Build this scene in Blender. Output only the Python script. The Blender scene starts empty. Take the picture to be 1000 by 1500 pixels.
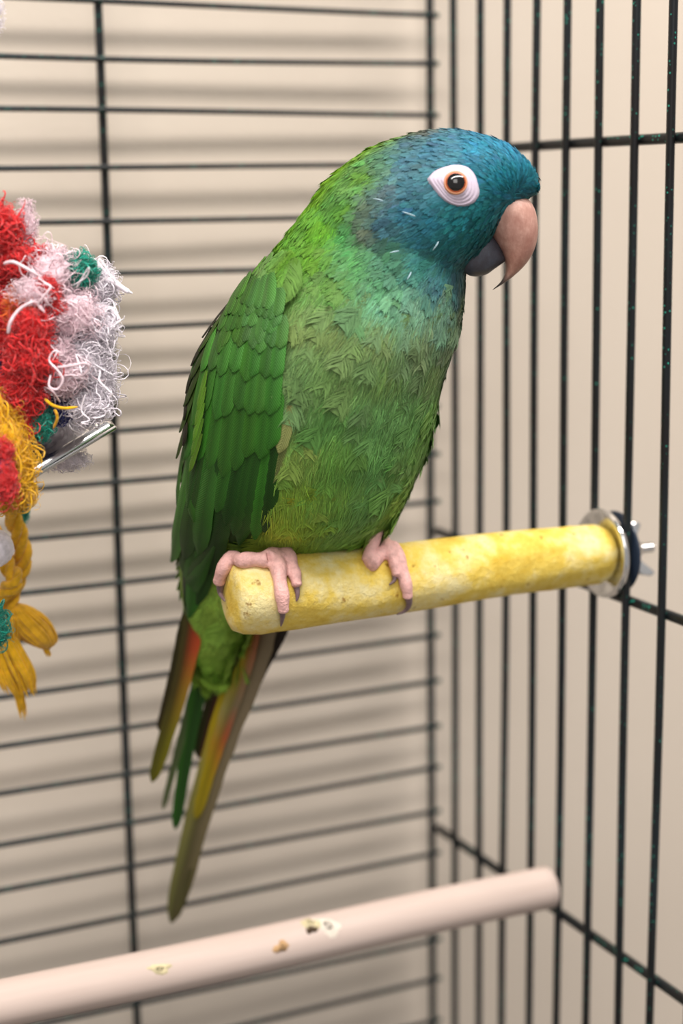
import bpy, bmesh, math, random
import numpy as np
from mathutils import Vector, Matrix
from mathutils.bvhtree import BVHTree

random.seed(7)
rng = np.random.default_rng(7)
scn = bpy.context.scene
COL = scn.collection
U = 0.0225                       # metres per survey unit (the wires stand about 25 mm apart)

# ------------------------------------------------------------------ camera
YAW, PITCH, ROLL, FPX = 0.433, 0.186, 0.014, 2421.9
CAMP = Vector((-18.17 * U, -34.07 * U, 1.45))
R0 = Vector((math.cos(YAW), -math.sin(YAW), 0))
F0 = Vector((math.sin(YAW), math.cos(YAW), 0))
ZUP = Vector((0, 0, 1))
fwd = F0 * math.cos(PITCH) - ZUP * math.sin(PITCH)
up0 = F0 * math.sin(PITCH) + ZUP * math.cos(PITCH)
rgt = R0 * math.cos(ROLL) - up0 * math.sin(ROLL)
upv = R0 * math.sin(ROLL) + up0 * math.cos(ROLL)
cd = bpy.data.cameras.new('camera')
cam = bpy.data.objects.new('camera', cd)
COL.objects.link(cam)
M = Matrix((rgt, upv, -fwd)).transposed().to_4x4()
M.translation = CAMP
cam.matrix_world = M
cd.sensor_fit = 'VERTICAL'
cd.sensor_height = 36
cd.sensor_width = 24
cd.lens = FPX / 1500 * 36
cd.clip_start = 0.01
cd.dof.use_dof = True
cd.dof.focus_distance = 28.3 * U
cd.dof.aperture_fstop = 4.4
scn.camera = cam

# ------------------------------------------------------------------ light
w = bpy.data.worlds.new('room_ambience')
scn.world = w
w.use_nodes = True
w.node_tree.nodes['Background'].inputs[0].default_value = (1.0, 0.97, 0.95, 1)
w.node_tree.nodes['Background'].inputs[1].default_value = 0.42
ld = bpy.data.lights.new('ceiling_tube', 'AREA')
ld.shape = 'RECTANGLE'
ld.size = 2.6
ld.size_y = 0.13
ld.energy = 60
ld.color = (1.0, 0.95, 0.90)
lo = bpy.data.objects.new('ceiling_tube', ld)
COL.objects.link(lo)
lo.location = (0.05, -0.78, 2.75)
lo.rotation_euler = (math.radians(28), 0, 0)
ld2 = bpy.data.lights.new('added_front_fill', 'AREA')          # added fill behind the camera, brightens the bird's front and belly
ld2.shape = 'RECTANGLE'
ld2.size = 1.3
ld2.size_y = 1.3
ld2.energy = 26
ld2.color = (1.0, 0.96, 0.92)
lo2 = bpy.data.objects.new('added_front_fill', ld2)
COL.objects.link(lo2)
lo2.location = (-1.0, -2.3, 2.75)
lo2.rotation_euler = (math.radians(55), 0, math.radians(-20))
scn.view_settings.view_transform = 'Standard'
scn.view_settings.look = 'None'
scn.view_settings.gamma = 1
scn.view_settings.use_curve_mapping = False
scn.view_settings.exposure = 0.0

# ------------------------------------------------------------------ helpers
def ray(px, py):
    return (fwd + rgt * ((px - 500) / FPX) + upv * ((750 - py) / FPX)).normalized()

def at(px, py, depth):
    """point under a pixel on the upright plane `depth` units in front of the camera"""
    d = ray(px, py)
    return CAMP + d * (depth * U / d.dot(F0))

def at_plane(px, py, co, no):
    d = ray(px, py)
    return CAMP + d * ((co - CAMP).dot(no) / d.dot(no))

def lin(c):
    return tuple(((x / 255) / 12.92 if x / 255 <= 0.04045 else ((x / 255 + 0.055) / 1.055) ** 2.4) for x in c)

def obj(name, me, mat=None, parent=None):
    o = bpy.data.objects.new(name, me)
    COL.objects.link(o)
    if mat is not None and me is not None and not me.materials:
        me.materials.append(mat)
    if parent is not None:
        o.parent = parent
    return o

def tag(o, label, cat=None, group=None, kind=None):
    if label: o['label'] = label
    if cat: o['category'] = cat
    if group: o['group'] = group
    if kind: o['kind'] = kind
    return o

def empty(name, loc):
    o = bpy.data.objects.new(name, None)
    COL.objects.link(o)
    o.location = loc
    o.empty_display_size = 0.02
    bpy.context.view_layer.update()
    return o

def adopt(o, parent):
    """parent o (built in world coordinates) under an unrotated Empty"""
    o.parent = parent
    o.matrix_parent_inverse = Matrix.Translation(-parent.location)
    return o

def mesh(name, verts, faces, smooth=True):
    me = bpy.data.meshes.new(name)
    me.from_pydata([tuple(v) for v in verts], [], faces)
    if smooth:
        me.polygons.foreach_set('use_smooth', [True] * len(me.polygons))
    me.update()
    return me

def fix_normals(me):
    bm = bmesh.new(); bm.from_mesh(me)
    bmesh.ops.recalc_face_normals(bm, faces=bm.faces)
    bm.to_mesh(me); bm.free()

def loft(name, rings, cap=True):
    n = len(rings[0]); vs = []; fs = []
    for r in rings: vs += list(r)
    for i in range(len(rings) - 1):
        for j in range(n):
            k = (j + 1) % n
            fs.append((i * n + j, i * n + k, (i + 1) * n + k, (i + 1) * n + j))
    if cap:
        fs.append(tuple(range(n - 1, -1, -1)))
        fs.append(tuple((len(rings) - 1) * n + j for j in range(n)))
    me = mesh(name, vs, fs)
    fix_normals(me)
    return me

def spline(P, n):
    """Catmull-Rom resample of an (m,k) array to n rows"""
    P = np.asarray(P, float); m = len(P)
    t = np.linspace(0, m - 1, n)
    i = np.clip(t.astype(int), 0, m - 2); f = (t - i)[:, None]
    g = lambda k: P[np.clip(k, 0, m - 1)]
    a, b, c, d = g(i - 1), g(i), g(i + 1), g(i + 2)
    return 0.5 * (2 * b + (c - a) * f + (2 * a - 5 * b + 4 * c - d) * f ** 2 + (3 * b - a - 3 * c + d) * f ** 3)

def tube_arrays(pts, rad, sides=6, closed_tip=True):
    pts = np.asarray(pts, float); n = len(pts)
    rad = np.broadcast_to(np.asarray(rad, float), (n,))
    T = np.gradient(pts, axis=0); T /= np.linalg.norm(T, axis=1)[:, None] + 1e-12
    ref = np.array([0.31, 0.52, 0.79]); A = np.cross(T, ref)
    A /= np.linalg.norm(A, axis=1)[:, None] + 1e-12
    B = np.cross(T, A)
    th = np.arange(sides) * 2 * math.pi / sides
    V = pts[:, None, :] + rad[:, None, None] * (np.cos(th)[None, :, None] * A[:, None, :] + np.sin(th)[None, :, None] * B[:, None, :])
    V = V.reshape(-1, 3); F = []
    for i in range(n - 1):
        for j in range(sides):
            k = (j + 1) % sides
            F.append((i * sides + j, i * sides + k, (i + 1) * sides + k, (i + 1) * sides + j))
    F.append(tuple(range(sides - 1, -1, -1)))
    F.append(tuple((n - 1) * sides + j for j in range(sides)))
    return V, F

def raw_mesh(name, V, quads, ngons=None):
    """mesh from numpy arrays of vertices and equal-sized faces"""
    me = bpy.data.meshes.new(name)
    me.vertices.add(len(V)); me.vertices.foreach_set('co', np.asarray(V, np.float32).ravel())
    k = quads.shape[1]
    me.loops.add(quads.size); me.loops.foreach_set('vertex_index', quads.astype(np.int32).ravel())
    me.polygons.add(len(quads)); me.polygons.foreach_set('loop_start', (np.arange(len(quads)) * k).astype(np.int32))
    me.polygons.foreach_set('loop_total', np.full(len(quads), k, np.int32))
    me.polygons.foreach_set('use_smooth', np.ones(len(quads), bool))
    me.update(calc_edges=True)
    return me

def tube_batch(C, Rd, sides):
    """C (m,n,3) curves, Rd (m,n) radii -> vertices and quads; the ends run to a point"""
    m, n = C.shape[:2]
    T = np.gradient(C, axis=1); T /= np.linalg.norm(T, axis=2)[..., None] + 1e-12
    A = np.cross(T, np.array([0.31, 0.52, 0.79])); A /= np.linalg.norm(A, axis=2)[..., None] + 1e-12
    B = np.cross(T, A); th = np.arange(sides) * 2 * math.pi / sides
    Rd = Rd.copy(); Rd[:, -1] *= 0.05; Rd[:, 0] *= 0.05
    V = C[:, :, None, :] + Rd[:, :, None, None] * (np.cos(th)[:, None] * A[:, :, None, :] + np.sin(th)[:, None] * B[:, :, None, :])
    i = np.arange(n - 1)[:, None] * sides; j = np.arange(sides)[None]; k = (j + 1) % sides
    q = np.stack([i + j, i + k, i + sides + k, i + sides + j], -1).reshape(-1, 4)
    Q = (q[None] + (np.arange(m) * n * sides)[:, None, None]).reshape(-1, 4)
    return V.reshape(-1, 3), Q

def tubes(name, curves, rads, sides=5):
    by = {}
    for c, r in zip(curves, rads): by.setdefault(len(c), []).append((c, r))
    vs = []; qs = []; o = 0
    for L_ in by.values():
        V, Q = tube_batch(np.array([c for c, _ in L_]), np.array([np.broadcast_to(r, len(c)) for c, r in L_], float), sides)
        vs.append(V); qs.append(Q + o); o += len(V)
    return raw_mesh(name, np.concatenate(vs), np.concatenate(qs))

# ------------------------------------------------------------------ materials
def mat(name, color=(0.5, 0.5, 0.5), rough=0.5, metal=0.0, spec=0.5):
    m = bpy.data.materials.new(name); m.use_nodes = True
    b = m.node_tree.nodes['Principled BSDF']
    b.inputs['Base Color'].default_value = (*color, 1)
    b.inputs['Roughness'].default_value = rough
    b.inputs['Metallic'].default_value = metal
    b.inputs['Specular IOR Level'].default_value = spec
    return m, m.node_tree.nodes, m.node_tree.links, b

def noise(N, L, scale, detail=4, coord='Object', rough=0.55, stretch=None):
    tc = N.new('ShaderNodeTexCoord'); t = N.new('ShaderNodeTexNoise')
    t.inputs['Scale'].default_value = scale; t.inputs['Detail'].default_value = detail
    t.inputs['Roughness'].default_value = rough
    if stretch:
        mp = N.new('ShaderNodeMapping'); mp.inputs['Scale'].default_value = stretch
        L.new(tc.outputs[coord], mp.inputs[0]); L.new(mp.outputs[0], t.inputs['Vector'])
    else:
        L.new(tc.outputs[coord], t.inputs['Vector'])
    return t

def ramp(N, L, src, stops):
    r = N.new('ShaderNodeValToRGB'); e = r.color_ramp.elements
    while len(e) < len(stops): e.new(0.5)
    for el, (p, c) in zip(e, stops):
        el.position = p; el.color = (*c, 1)
    L.new(src, r.inputs[0])
    return r

def bump(N, L, b, src, strength, dist):
    bp = N.new('ShaderNodeBump'); bp.inputs['Strength'].default_value = strength
    bp.inputs['Distance'].default_value = dist
    L.new(src, bp.inputs['Height']); L.new(bp.outputs[0], b.inputs['Normal'])
    return bp

def mat_wall():
    m, N, L, b = mat('beige_paint', rough=0.85, spec=0.2)
    t = noise(N, L, 3.0, 3); r = ramp(N, L, t.outputs[0], [(0.3, (0.555, 0.480, 0.402)), (0.7, (0.592, 0.518, 0.440))])
    L.new(r.outputs[0], b.inputs['Base Color'])
    t2 = noise(N, L, 260, 3); bump(N, L, b, t2.outputs[0], 0.15, 0.001)
    return m

def mat_wire():
    m, N, L, b = mat('black_enamel_with_green_glitter', rough=0.36, spec=0.4)
    tc = N.new('ShaderNodeTexCoord'); v = N.new('ShaderNodeTexVoronoi')
    v.inputs['Scale'].default_value = 620; L.new(tc.outputs['Object'], v.inputs['Vector'])
    d = ramp(N, L, v.outputs['Distance'], [(0.18, (1, 1, 1)), (0.30, (0, 0, 0))])
    sep = N.new('ShaderNodeSeparateColor'); L.new(v.outputs['Color'], sep.inputs[0])
    th = N.new('ShaderNodeMath'); th.operation = 'GREATER_THAN'; th.inputs[1].default_value = 0.72
    L.new(sep.outputs[0], th.inputs[0])
    big = noise(N, L, 22, 2); bg = ramp(N, L, big.outputs[0], [(0.45, (0.15, 0.15, 0.15)), (0.62, (1, 1, 1))])
    mu = N.new('ShaderNodeMath'); mu.operation = 'MULTIPLY'; L.new(d.outputs[0], mu.inputs[0]); L.new(th.outputs[0], mu.inputs[1])
    mu2 = N.new('ShaderNodeMath'); mu2.operation = 'MULTIPLY'; L.new(mu.outputs[0], mu2.inputs[0]); L.new(bg.outputs[0], mu2.inputs[1])
    wear = noise(N, L, 9, 2)
    base = ramp(N, L, wear.outputs[0], [(0.45, (0.006, 0.0055, 0.006)), (0.66, (0.007, 0.014, 0.018))])
    mx = N.new('ShaderNodeMix'); mx.data_type = 'RGBA'
    L.new(mu2.outputs[0], mx.inputs[0]); L.new(base.outputs[0], mx.inputs[6])
    mx.inputs[7].default_value = (0.03, 0.42, 0.30, 1)
    L.new(mx.outputs[2], b.inputs['Base Color'])
    return m

def mat_yellow():
    m, N, L, b = mat('yellow_mineral', rough=0.75, spec=0.25)
    t = noise(N, L, 55, 6, rough=0.65)
    r = ramp(N, L, t.outputs[0], [(0.30, (0.66, 0.42, 0.04)), (0.46, (0.79, 0.58, 0.11)), (0.62, (0.85, 0.73, 0.36))])
    t2 = noise(N, L, 170, 3); r2 = ramp(N, L, t2.outputs[0], [(0.27, (0.35, 0.18, 0.03)), (0.34, (1, 1, 1))])
    mx = N.new('ShaderNodeMix'); mx.data_type = 'RGBA'; mx.blend_type = 'MULTIPLY'; mx.inputs[0].default_value = 0.75
    L.new(r.outputs[0], mx.inputs[6]); L.new(r2.outputs[0], mx.inputs[7])
    L.new(mx.outputs[2], b.inputs['Base Color'])
    t3 = noise(N, L, 240, 6, rough=0.7); bump(N, L, b, t3.outputs[0], 0.8, 0.0016)
    return m

def mat_wood():
    m, N, L, b = mat('bare_pale_wood', rough=0.65, spec=0.3)
    t = noise(N, L, 60, 5, stretch=(0.06, 1, 1))
    r = ramp(N, L, t.outputs[0], [(0.3, (0.45, 0.345, 0.295)), (0.55, (0.53, 0.425, 0.375)), (0.75, (0.59, 0.485, 0.435))])
    L.new(r.outputs[0], b.inputs['Base Color'])
    bump(N, L, b, t.outputs[0], 0.15, 0.0006)
    return m

def mat_plain(name, c, rough=0.6, bscale=0, bstr=0.2, metal=0.0, spec=0.4, var=0.0, nscale=150):
    m, N, L, b = mat(name, c, rough, metal, spec)
    if var:
        t = noise(N, L, nscale, 4)
        lo_ = tuple(x * (1 - var) for x in c); hi = tuple(min(1, x * (1 + var)) for x in c)
        r = ramp(N, L, t.outputs[0], [(0.3, lo_), (0.7, hi)])
        L.new(r.outputs[0], b.inputs['Base Color'])
    if bscale:
        t2 = noise(N, L, bscale, 4); bump(N, L, b, t2.outputs[0], bstr, 0.001)
    return m

def mat_feather(name, barbs=False):
    m, N, L, b = mat(name, rough=0.55, spec=0.22)
    a = N.new('ShaderNodeAttribute'); a.attribute_name = 'col'
    src = a.outputs['Color']
    if barbs:
        # fine slanting barbs along each vane
        uv = N.new('ShaderNodeUVMap'); sp = N.new('ShaderNodeSeparateXYZ'); L.new(uv.outputs[0], sp.inputs[0])
        ab = N.new('ShaderNodeMath'); ab.operation = 'ABSOLUTE'; L.new(sp.outputs[0], ab.inputs[0])
        mm = N.new('ShaderNodeMath'); mm.operation = 'MULTIPLY_ADD'; mm.inputs[1].default_value = -1.3
        L.new(ab.outputs[0], mm.inputs[0]); L.new(sp.outputs[1], mm.inputs[2])
        sc = N.new('ShaderNodeMath'); sc.operation = 'MULTIPLY'; sc.inputs[1].default_value = 5200.0
        L.new(mm.outputs[0], sc.inputs[0])
        sn = N.new('ShaderNodeMath'); sn.operation = 'SINE'; L.new(sc.outputs[0], sn.inputs[0])
        r = ramp(N, L, sn.outputs[0], [(0.0, (0.80, 0.80, 0.80)), (1.0, (1.06, 1.06, 1.06))])
        shaft = ramp(N, L, ab.outputs[0], [(0.0, (0.55, 0.55, 0.55)), (0.0006, (1, 1, 1))])
        mx = N.new('ShaderNodeMix'); mx.data_type = 'RGBA'; mx.blend_type = 'MULTIPLY'; mx.inputs[0].default_value = 1
        L.new(src, mx.inputs[6]); L.new(r.outputs[0], mx.inputs[7])
        mx2 = N.new('ShaderNodeMix'); mx2.data_type = 'RGBA'; mx2.blend_type = 'MULTIPLY'; mx2.inputs[0].default_value = 1
        L.new(mx.outputs[2], mx2.inputs[6]); L.new(shaft.outputs[0], mx2.inputs[7])
        src = mx2.outputs[2]
        bump(N, L, b, sn.outputs[0], 0.25, 0.0002)
    L.new(src, b.inputs['Base Color'])
    return m

M_WALL = mat_wall(); M_WIRE = mat_wire(); M_YEL = mat_yellow(); M_WOOD = mat_wood()
M_FLOOR = mat_plain('grey_vinyl_floor', (0.42, 0.38, 0.34), 0.5, var=0.08, nscale=8)
M_STEEL = mat_plain('polished_steel', (0.80, 0.80, 0.80), 0.14, metal=1.0)
M_BLACKSTEEL = mat_plain('dark_blue_steel', (0.02, 0.03, 0.05), 0.25)
M_PLUME = mat_feather('plumage'); M_VANE = mat_feather('flight_feather', True)
M_SKIN = mat_plain('pink_scaly_skin', lin((222, 172, 165)), 0.55, bscale=900, bstr=0.5, var=0.16, nscale=420)
M_CLAW = mat_plain('grey_horn_claw', lin((118, 96, 98)), 0.35, var=0.3, nscale=300)
M_RING = mat_plain('white_bare_eye_skin', lin((194, 180, 196)), 0.6, var=0.05, nscale=500)
M_IRIS = mat_plain('orange_iris', lin((170, 82, 44)), 0.25, var=0.25, nscale=900)
M_PUPIL = mat_plain('black_glossy_pupil', (0.006, 0.005, 0.005), 0.05, spec=0.6)
M_PIN = mat_plain('pale_feather_sheath', lin((150, 176, 186)), 0.4)
M_TAN = mat_plain('tan_iris_rim', lin((200, 140, 105)), 0.35)

# ------------------------------------------------------------------ room
def plane(name, a, b, c, d, m):
    o = obj(name, mesh(name, [a, b, c, d], [(0, 1, 2, 3)], False), m)
    o['kind'] = 'structure'
    return o
WALL_Y = 1.05 * U
# the wall runs a touch away from the cage towards the left
wl = obj('wall_back', mesh('wall_back', [(-3, WALL_Y + 0.026, 0), (2.4, WALL_Y - 0.020, 0), (2.4, WALL_Y - 0.020, 3.0), (-3, WALL_Y + 0.026, 3.0),
                                     (-3, WALL_Y + 0.126, 0), (2.4, WALL_Y + 0.08, 0), (2.4, WALL_Y + 0.08, 3.0), (-3, WALL_Y + 0.126, 3.0)],
                           [(0, 1, 2, 3), (5, 4, 7, 6), (4, 0, 3, 7), (1, 5, 6, 2), (3, 2, 6, 7), (4, 5, 1, 0)], False), M_WALL)
wl['kind'] = 'structure'
fl = obj('floor', mesh('floor', [(-3, -3, -0.05), (2.4, -3, -0.05), (2.4, 0.2, -0.05), (-3, 0.2, -0.05), (-3, -3, 0), (2.4, -3, 0), (2.4, 0.2, 0), (-3, 0.2, 0)],
                       [(3, 2, 1, 0), (4, 5, 6, 7), (0, 1, 5, 4), (1, 2, 6, 5), (2, 3, 7, 6), (3, 0, 4, 7)], False), M_FLOOR)
fl['kind'] = 'structure'

# ------------------------------------------------------------------ cage
ZC = CAMP.z
cage = empty('bird_cage', (0, 0, 0))
tag(cage, 'black wire bird cage with green glitter specks and an open front', 'cage')
WR = 0.082 * U
ZTOP = ZC + 14 * U
ZBOT = ZC - 30 * U
CW, CDP = 28 * U, 21 * U
def wire_mesh(name, length, axis, r=WR, wob=0.03, seed=0, n=25):
    g = np.random.default_rng(seed)
    t = np.linspace(0, length, n); P = np.zeros((n, 3)); P[:, axis] = t
    for k in range(3):
        if k != axis:
            ph = g.uniform(0, 6.28, 3); fr = g.uniform(4, 16, 3)
            P[:, k] = sum(np.sin(t * f_ + p_) for f_, p_ in zip(fr, ph)) * wob * U / 3
    V, F = tube_arrays(P, r, 10)
    me = mesh(name, V, F); me.materials.append(M_WIRE)
    return me
# back panel: wires along x, laid in front of two uprights
hm = [wire_mesh('horizontal_wire', CW + 0.13 * U, 0, r=0.064 * U, seed=s, wob=0.05) for s in range(5)]
for i in range(-9, 30):
    o = bpy.data.objects.new('horizontal_wire', hm[i % 5]); COL.objects.link(o); o.parent = cage
    o.location = (-CW, 0, ZC + (2.997 - i * 1.110) * U)
vm = [wire_mesh('vertical_wire', ZTOP - ZBOT, 2, seed=20 + s, wob=0.035) for s in range(5)]
vb = wire_mesh('vertical_wire', ZTOP - ZBOT, 2, r=WR * 1.1, seed=31, wob=0.05)
for t in (0.0, 7.732, 15.46, 23.2):
    o = bpy.data.objects.new('vertical_wire', vb); COL.objects.link(o); o.parent = cage
    o.location = (-t * U, 2.15 * WR, ZBOT)
# side panel: uprights with cross wires outside them
for k in range(-0, 18):
    o = bpy.data.objects.new('vertical_wire', vm[k % 5]); COL.objects.link(o); o.parent = cage
    o.location = (0.0, -(1.008 + 1.149 * k) * U, ZBOT)
cm = wire_mesh('cross_wire', CDP + 0.1 * U, 1, r=WR * 1.25, seed=41, wob=0.03)
for h in (9.8, 1.024, -7.793, -15.274, -23.0, -29.6):
    o = bpy.data.objects.new('cross_wire', cm); COL.objects.link(o); o.parent = cage
    o.location = (1.9 * WR, -CDP, ZC + h * U)
# the base tray and legs that carry the cage, below the picture
def boxmesh(name, lo_, hi, m, bev=0.0):
    bm = bmesh.new(); bmesh.ops.create_cube(bm, size=1)
    for v in bm.verts:
        v.co = Vector([lo_[k] + (v.co[k] + 0.5) * (hi[k] - lo_[k]) for k in range(3)])
    if bev: bmesh.ops.bevel(bm, geom=bm.edges[:], offset=bev, segments=2, affect='EDGES')
    me = bpy.data.meshes.new(name); bm.to_mesh(me); bm.free(); me.materials.append(m)
    return me
o = obj('base_tray', boxmesh('base_tray', (-CW - 0.01, -CDP - 0.01, ZBOT - 0.05), (0.01, 0.012, ZBOT + 0.005), M_WIRE, 0.003), None, cage)
for x, y in ((-CW, -CDP), (-CW, 0), (0, -CDP), (0, 0)):
    obj('leg', boxmesh('leg', (x - 0.009, y - 0.009, 0), (x + 0.009, y + 0.009, ZBOT - 0.045), M_WIRE, 0.002), None, cage)

# ------------------------------------------------------------------ yellow perch
mount = at_plane(893, 809, Vector((0, 0, 0)), Vector((1, 0, 0)))
PAX = Vector((-1, 0, 0))
def depth_of(p): return (p - CAMP).dot(F0) / U
def proj(p):
    d = p - CAMP; z = d.dot(fwd)
    return 500 + FPX * d.dot(rgt) / z, 750 - FPX * d.dot(upv) / z
# length so that the far end reaches its place
Lp = 1.0 * U
while proj(mount + PAX * Lp)[0] > 337: Lp += 0.02 * U
PZ = mount.z; PY = mount.y
perch = empty('mineral_perch', (0, PY, PZ))
tag(perch, 'yellow mineral perch bolted to the cage side with the parrot on it', 'perch')
rings = []
prof = [(0.15, 0.40), (0.17, 0.52), (0.35, 0.585), (1.2, 0.60), (3.2, 0.625), (5.0, 0.66), (6.5, 0.69), (Lp / U - 0.55, 0.70), (Lp / U - 0.2, 0.665), (Lp / U - 0.05, 0.60), (Lp / U, 0.46), (Lp / U + 0.015, 0.2)]
xs = spline(prof[2:8], 40)
allp = prof[:2] + [tuple(x) for x in xs] + prof[8:]
g = np.random.default_rng(3)
for i, (x, r) in enumerate(allp):
    ring = []
    for j in range(40):
        a = j * math.tau / 40
        rr = r * (1 + 0.018 * math.sin(3 * a + x * 0.7) + 0.012 * math.sin(5 * a - x * 1.9) + g.normal(0, 0.006))
        ring.append(Vector((-x * U, PY + rr * U * math.cos(a), PZ + rr * U * math.sin(a) + 0.03 * U * math.sin(x * 0.8))))
    rings.append(ring)
perch_me = loft('perch_rod', rings)
adopt(obj('perch_rod', perch_me, M_YEL), perch)
perch_bvh = BVHTree.FromPolygons([v.co.copy() for v in perch_me.vertices], [tuple(p.vertices) for p in perch_me.polygons])
def revolve_x(name, prof, m, n=48, c=(0, 0)):
    """profile of (x, radius) turned about the perch axis, in units"""
    rs = [[Vector((x * U, PY + c[0] * U + r * U * math.cos(j * math.tau / n), PZ + c[1] * U + r * U * math.sin(j * math.tau / n))) for j in range(n)] for x, r in prof]
    return adopt(obj(name, loft(name, rs), m), perch)
revolve_x('washer', [(-0.14, 0.2), (-0.15, 0.60), (-0.235, 0.78), (-0.245, 0.86), (-0.205, 0.885), (-0.135, 0.87), (-0.12, 0.6), (-0.12, 0.2)], M_STEEL)
revolve_x('washer', [(0.12, 0.2), (0.12, 0.76), (0.135, 0.80), (0.165, 0.81), (0.18, 0.79), (0.155, 0.6), (0.145, 0.2)], M_BLACKSTEEL)
pr = []
for k in range(37):
    pr += [(-0.1 + k * 0.03, 0.085), (-0.085 + k * 0.03, 0.10)]
revolve_x('bolt', pr, M_STEEL, 16)
wn = revolve_x('wing_nut', [(0.16, 0.11), (0.16, 0.24), (0.40, 0.25), (0.66, 0.18), (0.68, 0.11)], M_STEEL, 20)
for s in (1, -1):
    rs = []
    for t in np.linspace(0, 1, 9):
        cy = s * (0.16 + 0.42 * t) * math.cos(1.05); cz = s * (0.16 + 0.42 * t) * math.sin(1.05)
        hw = 0.10 + 0.10 * math.sin(t * math.pi * 0.8) if t < 1 else 0.04
        th = 0.05 * (1 - 0.3 * t)
        rs.append([Vector(((0.46 + 0.30 * t + hw * math.cos(a)) * U, PY + (cy + th * math.sin(a) * -math.sin(1.05)) * U, PZ + (cz + th * math.sin(a) * math.cos(1.05)) * U)) for a in np.arange(12) * math.tau / 12])
    wo = obj('nut_wing', loft('nut_wing', rs), M_STEEL); wo.parent = wn
    wo.matrix_parent_inverse = Matrix.Identity(4)

# ------------------------------------------------------------------ wooden perch
m2 = at_plane(806, 1299, Vector((-0.15 * U, 0, 0)), Vector((1, 0, 0)))
dow = empty('wooden_perch', (m2.x, m2.y, m2.z))
tag(dow, 'pale bare wooden dowel perch below the yellow perch, with droppings on it', 'perch')
rings = []
DR = 0.45
for x, r in [(0, 0.25), (0.005, 0.37), (0.05, DR)] + [(t, DR) for t in np.linspace(0.3, 27, 60)] + [(27.3, DR * .9), (27.31, 0.2)]:
    rings.append([Vector((m2.x - x * U, m2.y + r * U * math.cos(a), m2.z + r * U * math.sin(a) + 0.02 * U * math.sin(x * 0.6))) for a in np.arange(32) * math.tau / 32])
dow_me = loft('dowel', rings)
adopt(obj('dowel', dow_me, M_WOOD), dow)
dow_bvh = BVHTree.FromPolygons([v.co.copy() for v in dow_me.vertices], [tuple(p.vertices) for p in dow_me.polygons])
rs = [[Vector((m2.x + x * U, m2.y + r * U * math.cos(a), m2.z + r * U * math.sin(a))) for a in np.arange(12) * math.tau / 12] for x, r in ((-0.2, 0.07), (0.12, 0.07))]
adopt(obj('screw', loft('screw', rs), M_STEEL), dow)
def hit(bvh, px, py):
    r = bvh.ray_cast(CAMP, ray(px, py))
    if r[0] is None:
        d = ray(px, py); q = bvh.find_nearest(CAMP + d * (29 * U))
        return q[0], q[1]
    return r[0], r[1]
def blob(name, bvh, px, py, rx, ry, h, m, parent, seed, nx=18):
    """a dried splash lying on a surface"""
    g = np.random.default_rng(seed); p, n = hit(bvh, px, py)
    t = rgt - n * rgt.dot(n); t.normalize(); s = n.cross(t)
    px_u = (p - CAMP).length / FPX
    vs = [p + n * h]; fs = []; K = 4
    ph = g.uniform(0, 6.28, 4)
    for k in range(1, K + 1):
        for j in range(nx):
            a = j * math.tau / nx
            rr = k / K * (1 + 0.28 * math.sin(2 * a + ph[0]) + 0.2 * math.sin(3 * a + ph[1]) + 0.15 * math.sin(5 * a + ph[2]))
            q = p + (t * math.cos(a) * rx + s * math.sin(a) * ry) * rr * px_u
            c, cn, _, _ = bvh.find_nearest(q)
            vs.append(c + cn * (h * (1 - (k / K) ** 2) * (0.7 + 0.6 * g.random()) + (0.0001 if k < K else -0.0002)))
    for j in range(nx): fs.append((0, 1 + j, 1 + (j + 1) % nx))
    for k in range(K - 1):
        for j in range(nx):
            a = 1 + k * nx + j; b_ = 1 + k * nx + (j + 1) % nx
            fs.append((a, b_, b_ + nx, a + nx))
    return adopt(obj(name, mesh(name, vs, fs), m), parent)
M_DROPW = mat_plain('dried_white_dropping', lin((214, 204, 190)), 0.7, 700, 0.5, var=0.15)
M_DROPG = mat_plain('dried_olive_dropping', lin((186, 174, 138)), 0.7, 700, 0.5, var=0.35)
M_DROPD = mat_plain('dark_brown_dropping', lin((78, 62, 44)), 0.7, 700, 0.5, var=0.4)
M_DROPT = mat_plain('tan_dropping', lin((178, 142, 100)), 0.7, 700, 0.5, var=0.3)
blob('dropping', dow_bvh, 480, 1356, 22, 16, 0.0004, M_DROPW, dow, 1)
blob('dropping', dow_bvh, 455, 1352, 14, 12, 0.0008, M_DROPG, dow, 2)
blob('dropping', dow_bvh, 456, 1362, 8, 6, 0.0016, M_DROPD, dow, 3)
blob('dropping', dow_bvh, 412, 1387, 13, 8, 0.0010, M_DROPT, dow, 4)
blob('dropping', dow_bvh, 325, 1362, 22, 7, 0.0004, M_DROPG, dow, 5)

# ------------------------------------------------------------------ parrot: body
axis_at = lambda px: next(x for x in np.arange(0.2, 9, 0.02) if proj(Vector((-x * U, PY, PZ)))[0] < px)
FREF = depth_of(Vector((-axis_at(480) * U, PY, PZ)))      # depth of the perch under the bird
#print('FREF', FREF, 'perch len', Lp / U, 'mount', mount)
cd.dof.focus_distance = (FREF - 0.9) * U
PXU = FREF * U / FPX                                       # metres per pixel at the bird
foot_pt = Vector((-axis_at(480) * U, PY, PZ + 0.66 * U))
bird = empty('parrot', foot_pt)
tag(bird, 'green parrot with teal blue head, white eye ring and pink hooked beak', 'parrot')

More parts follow.
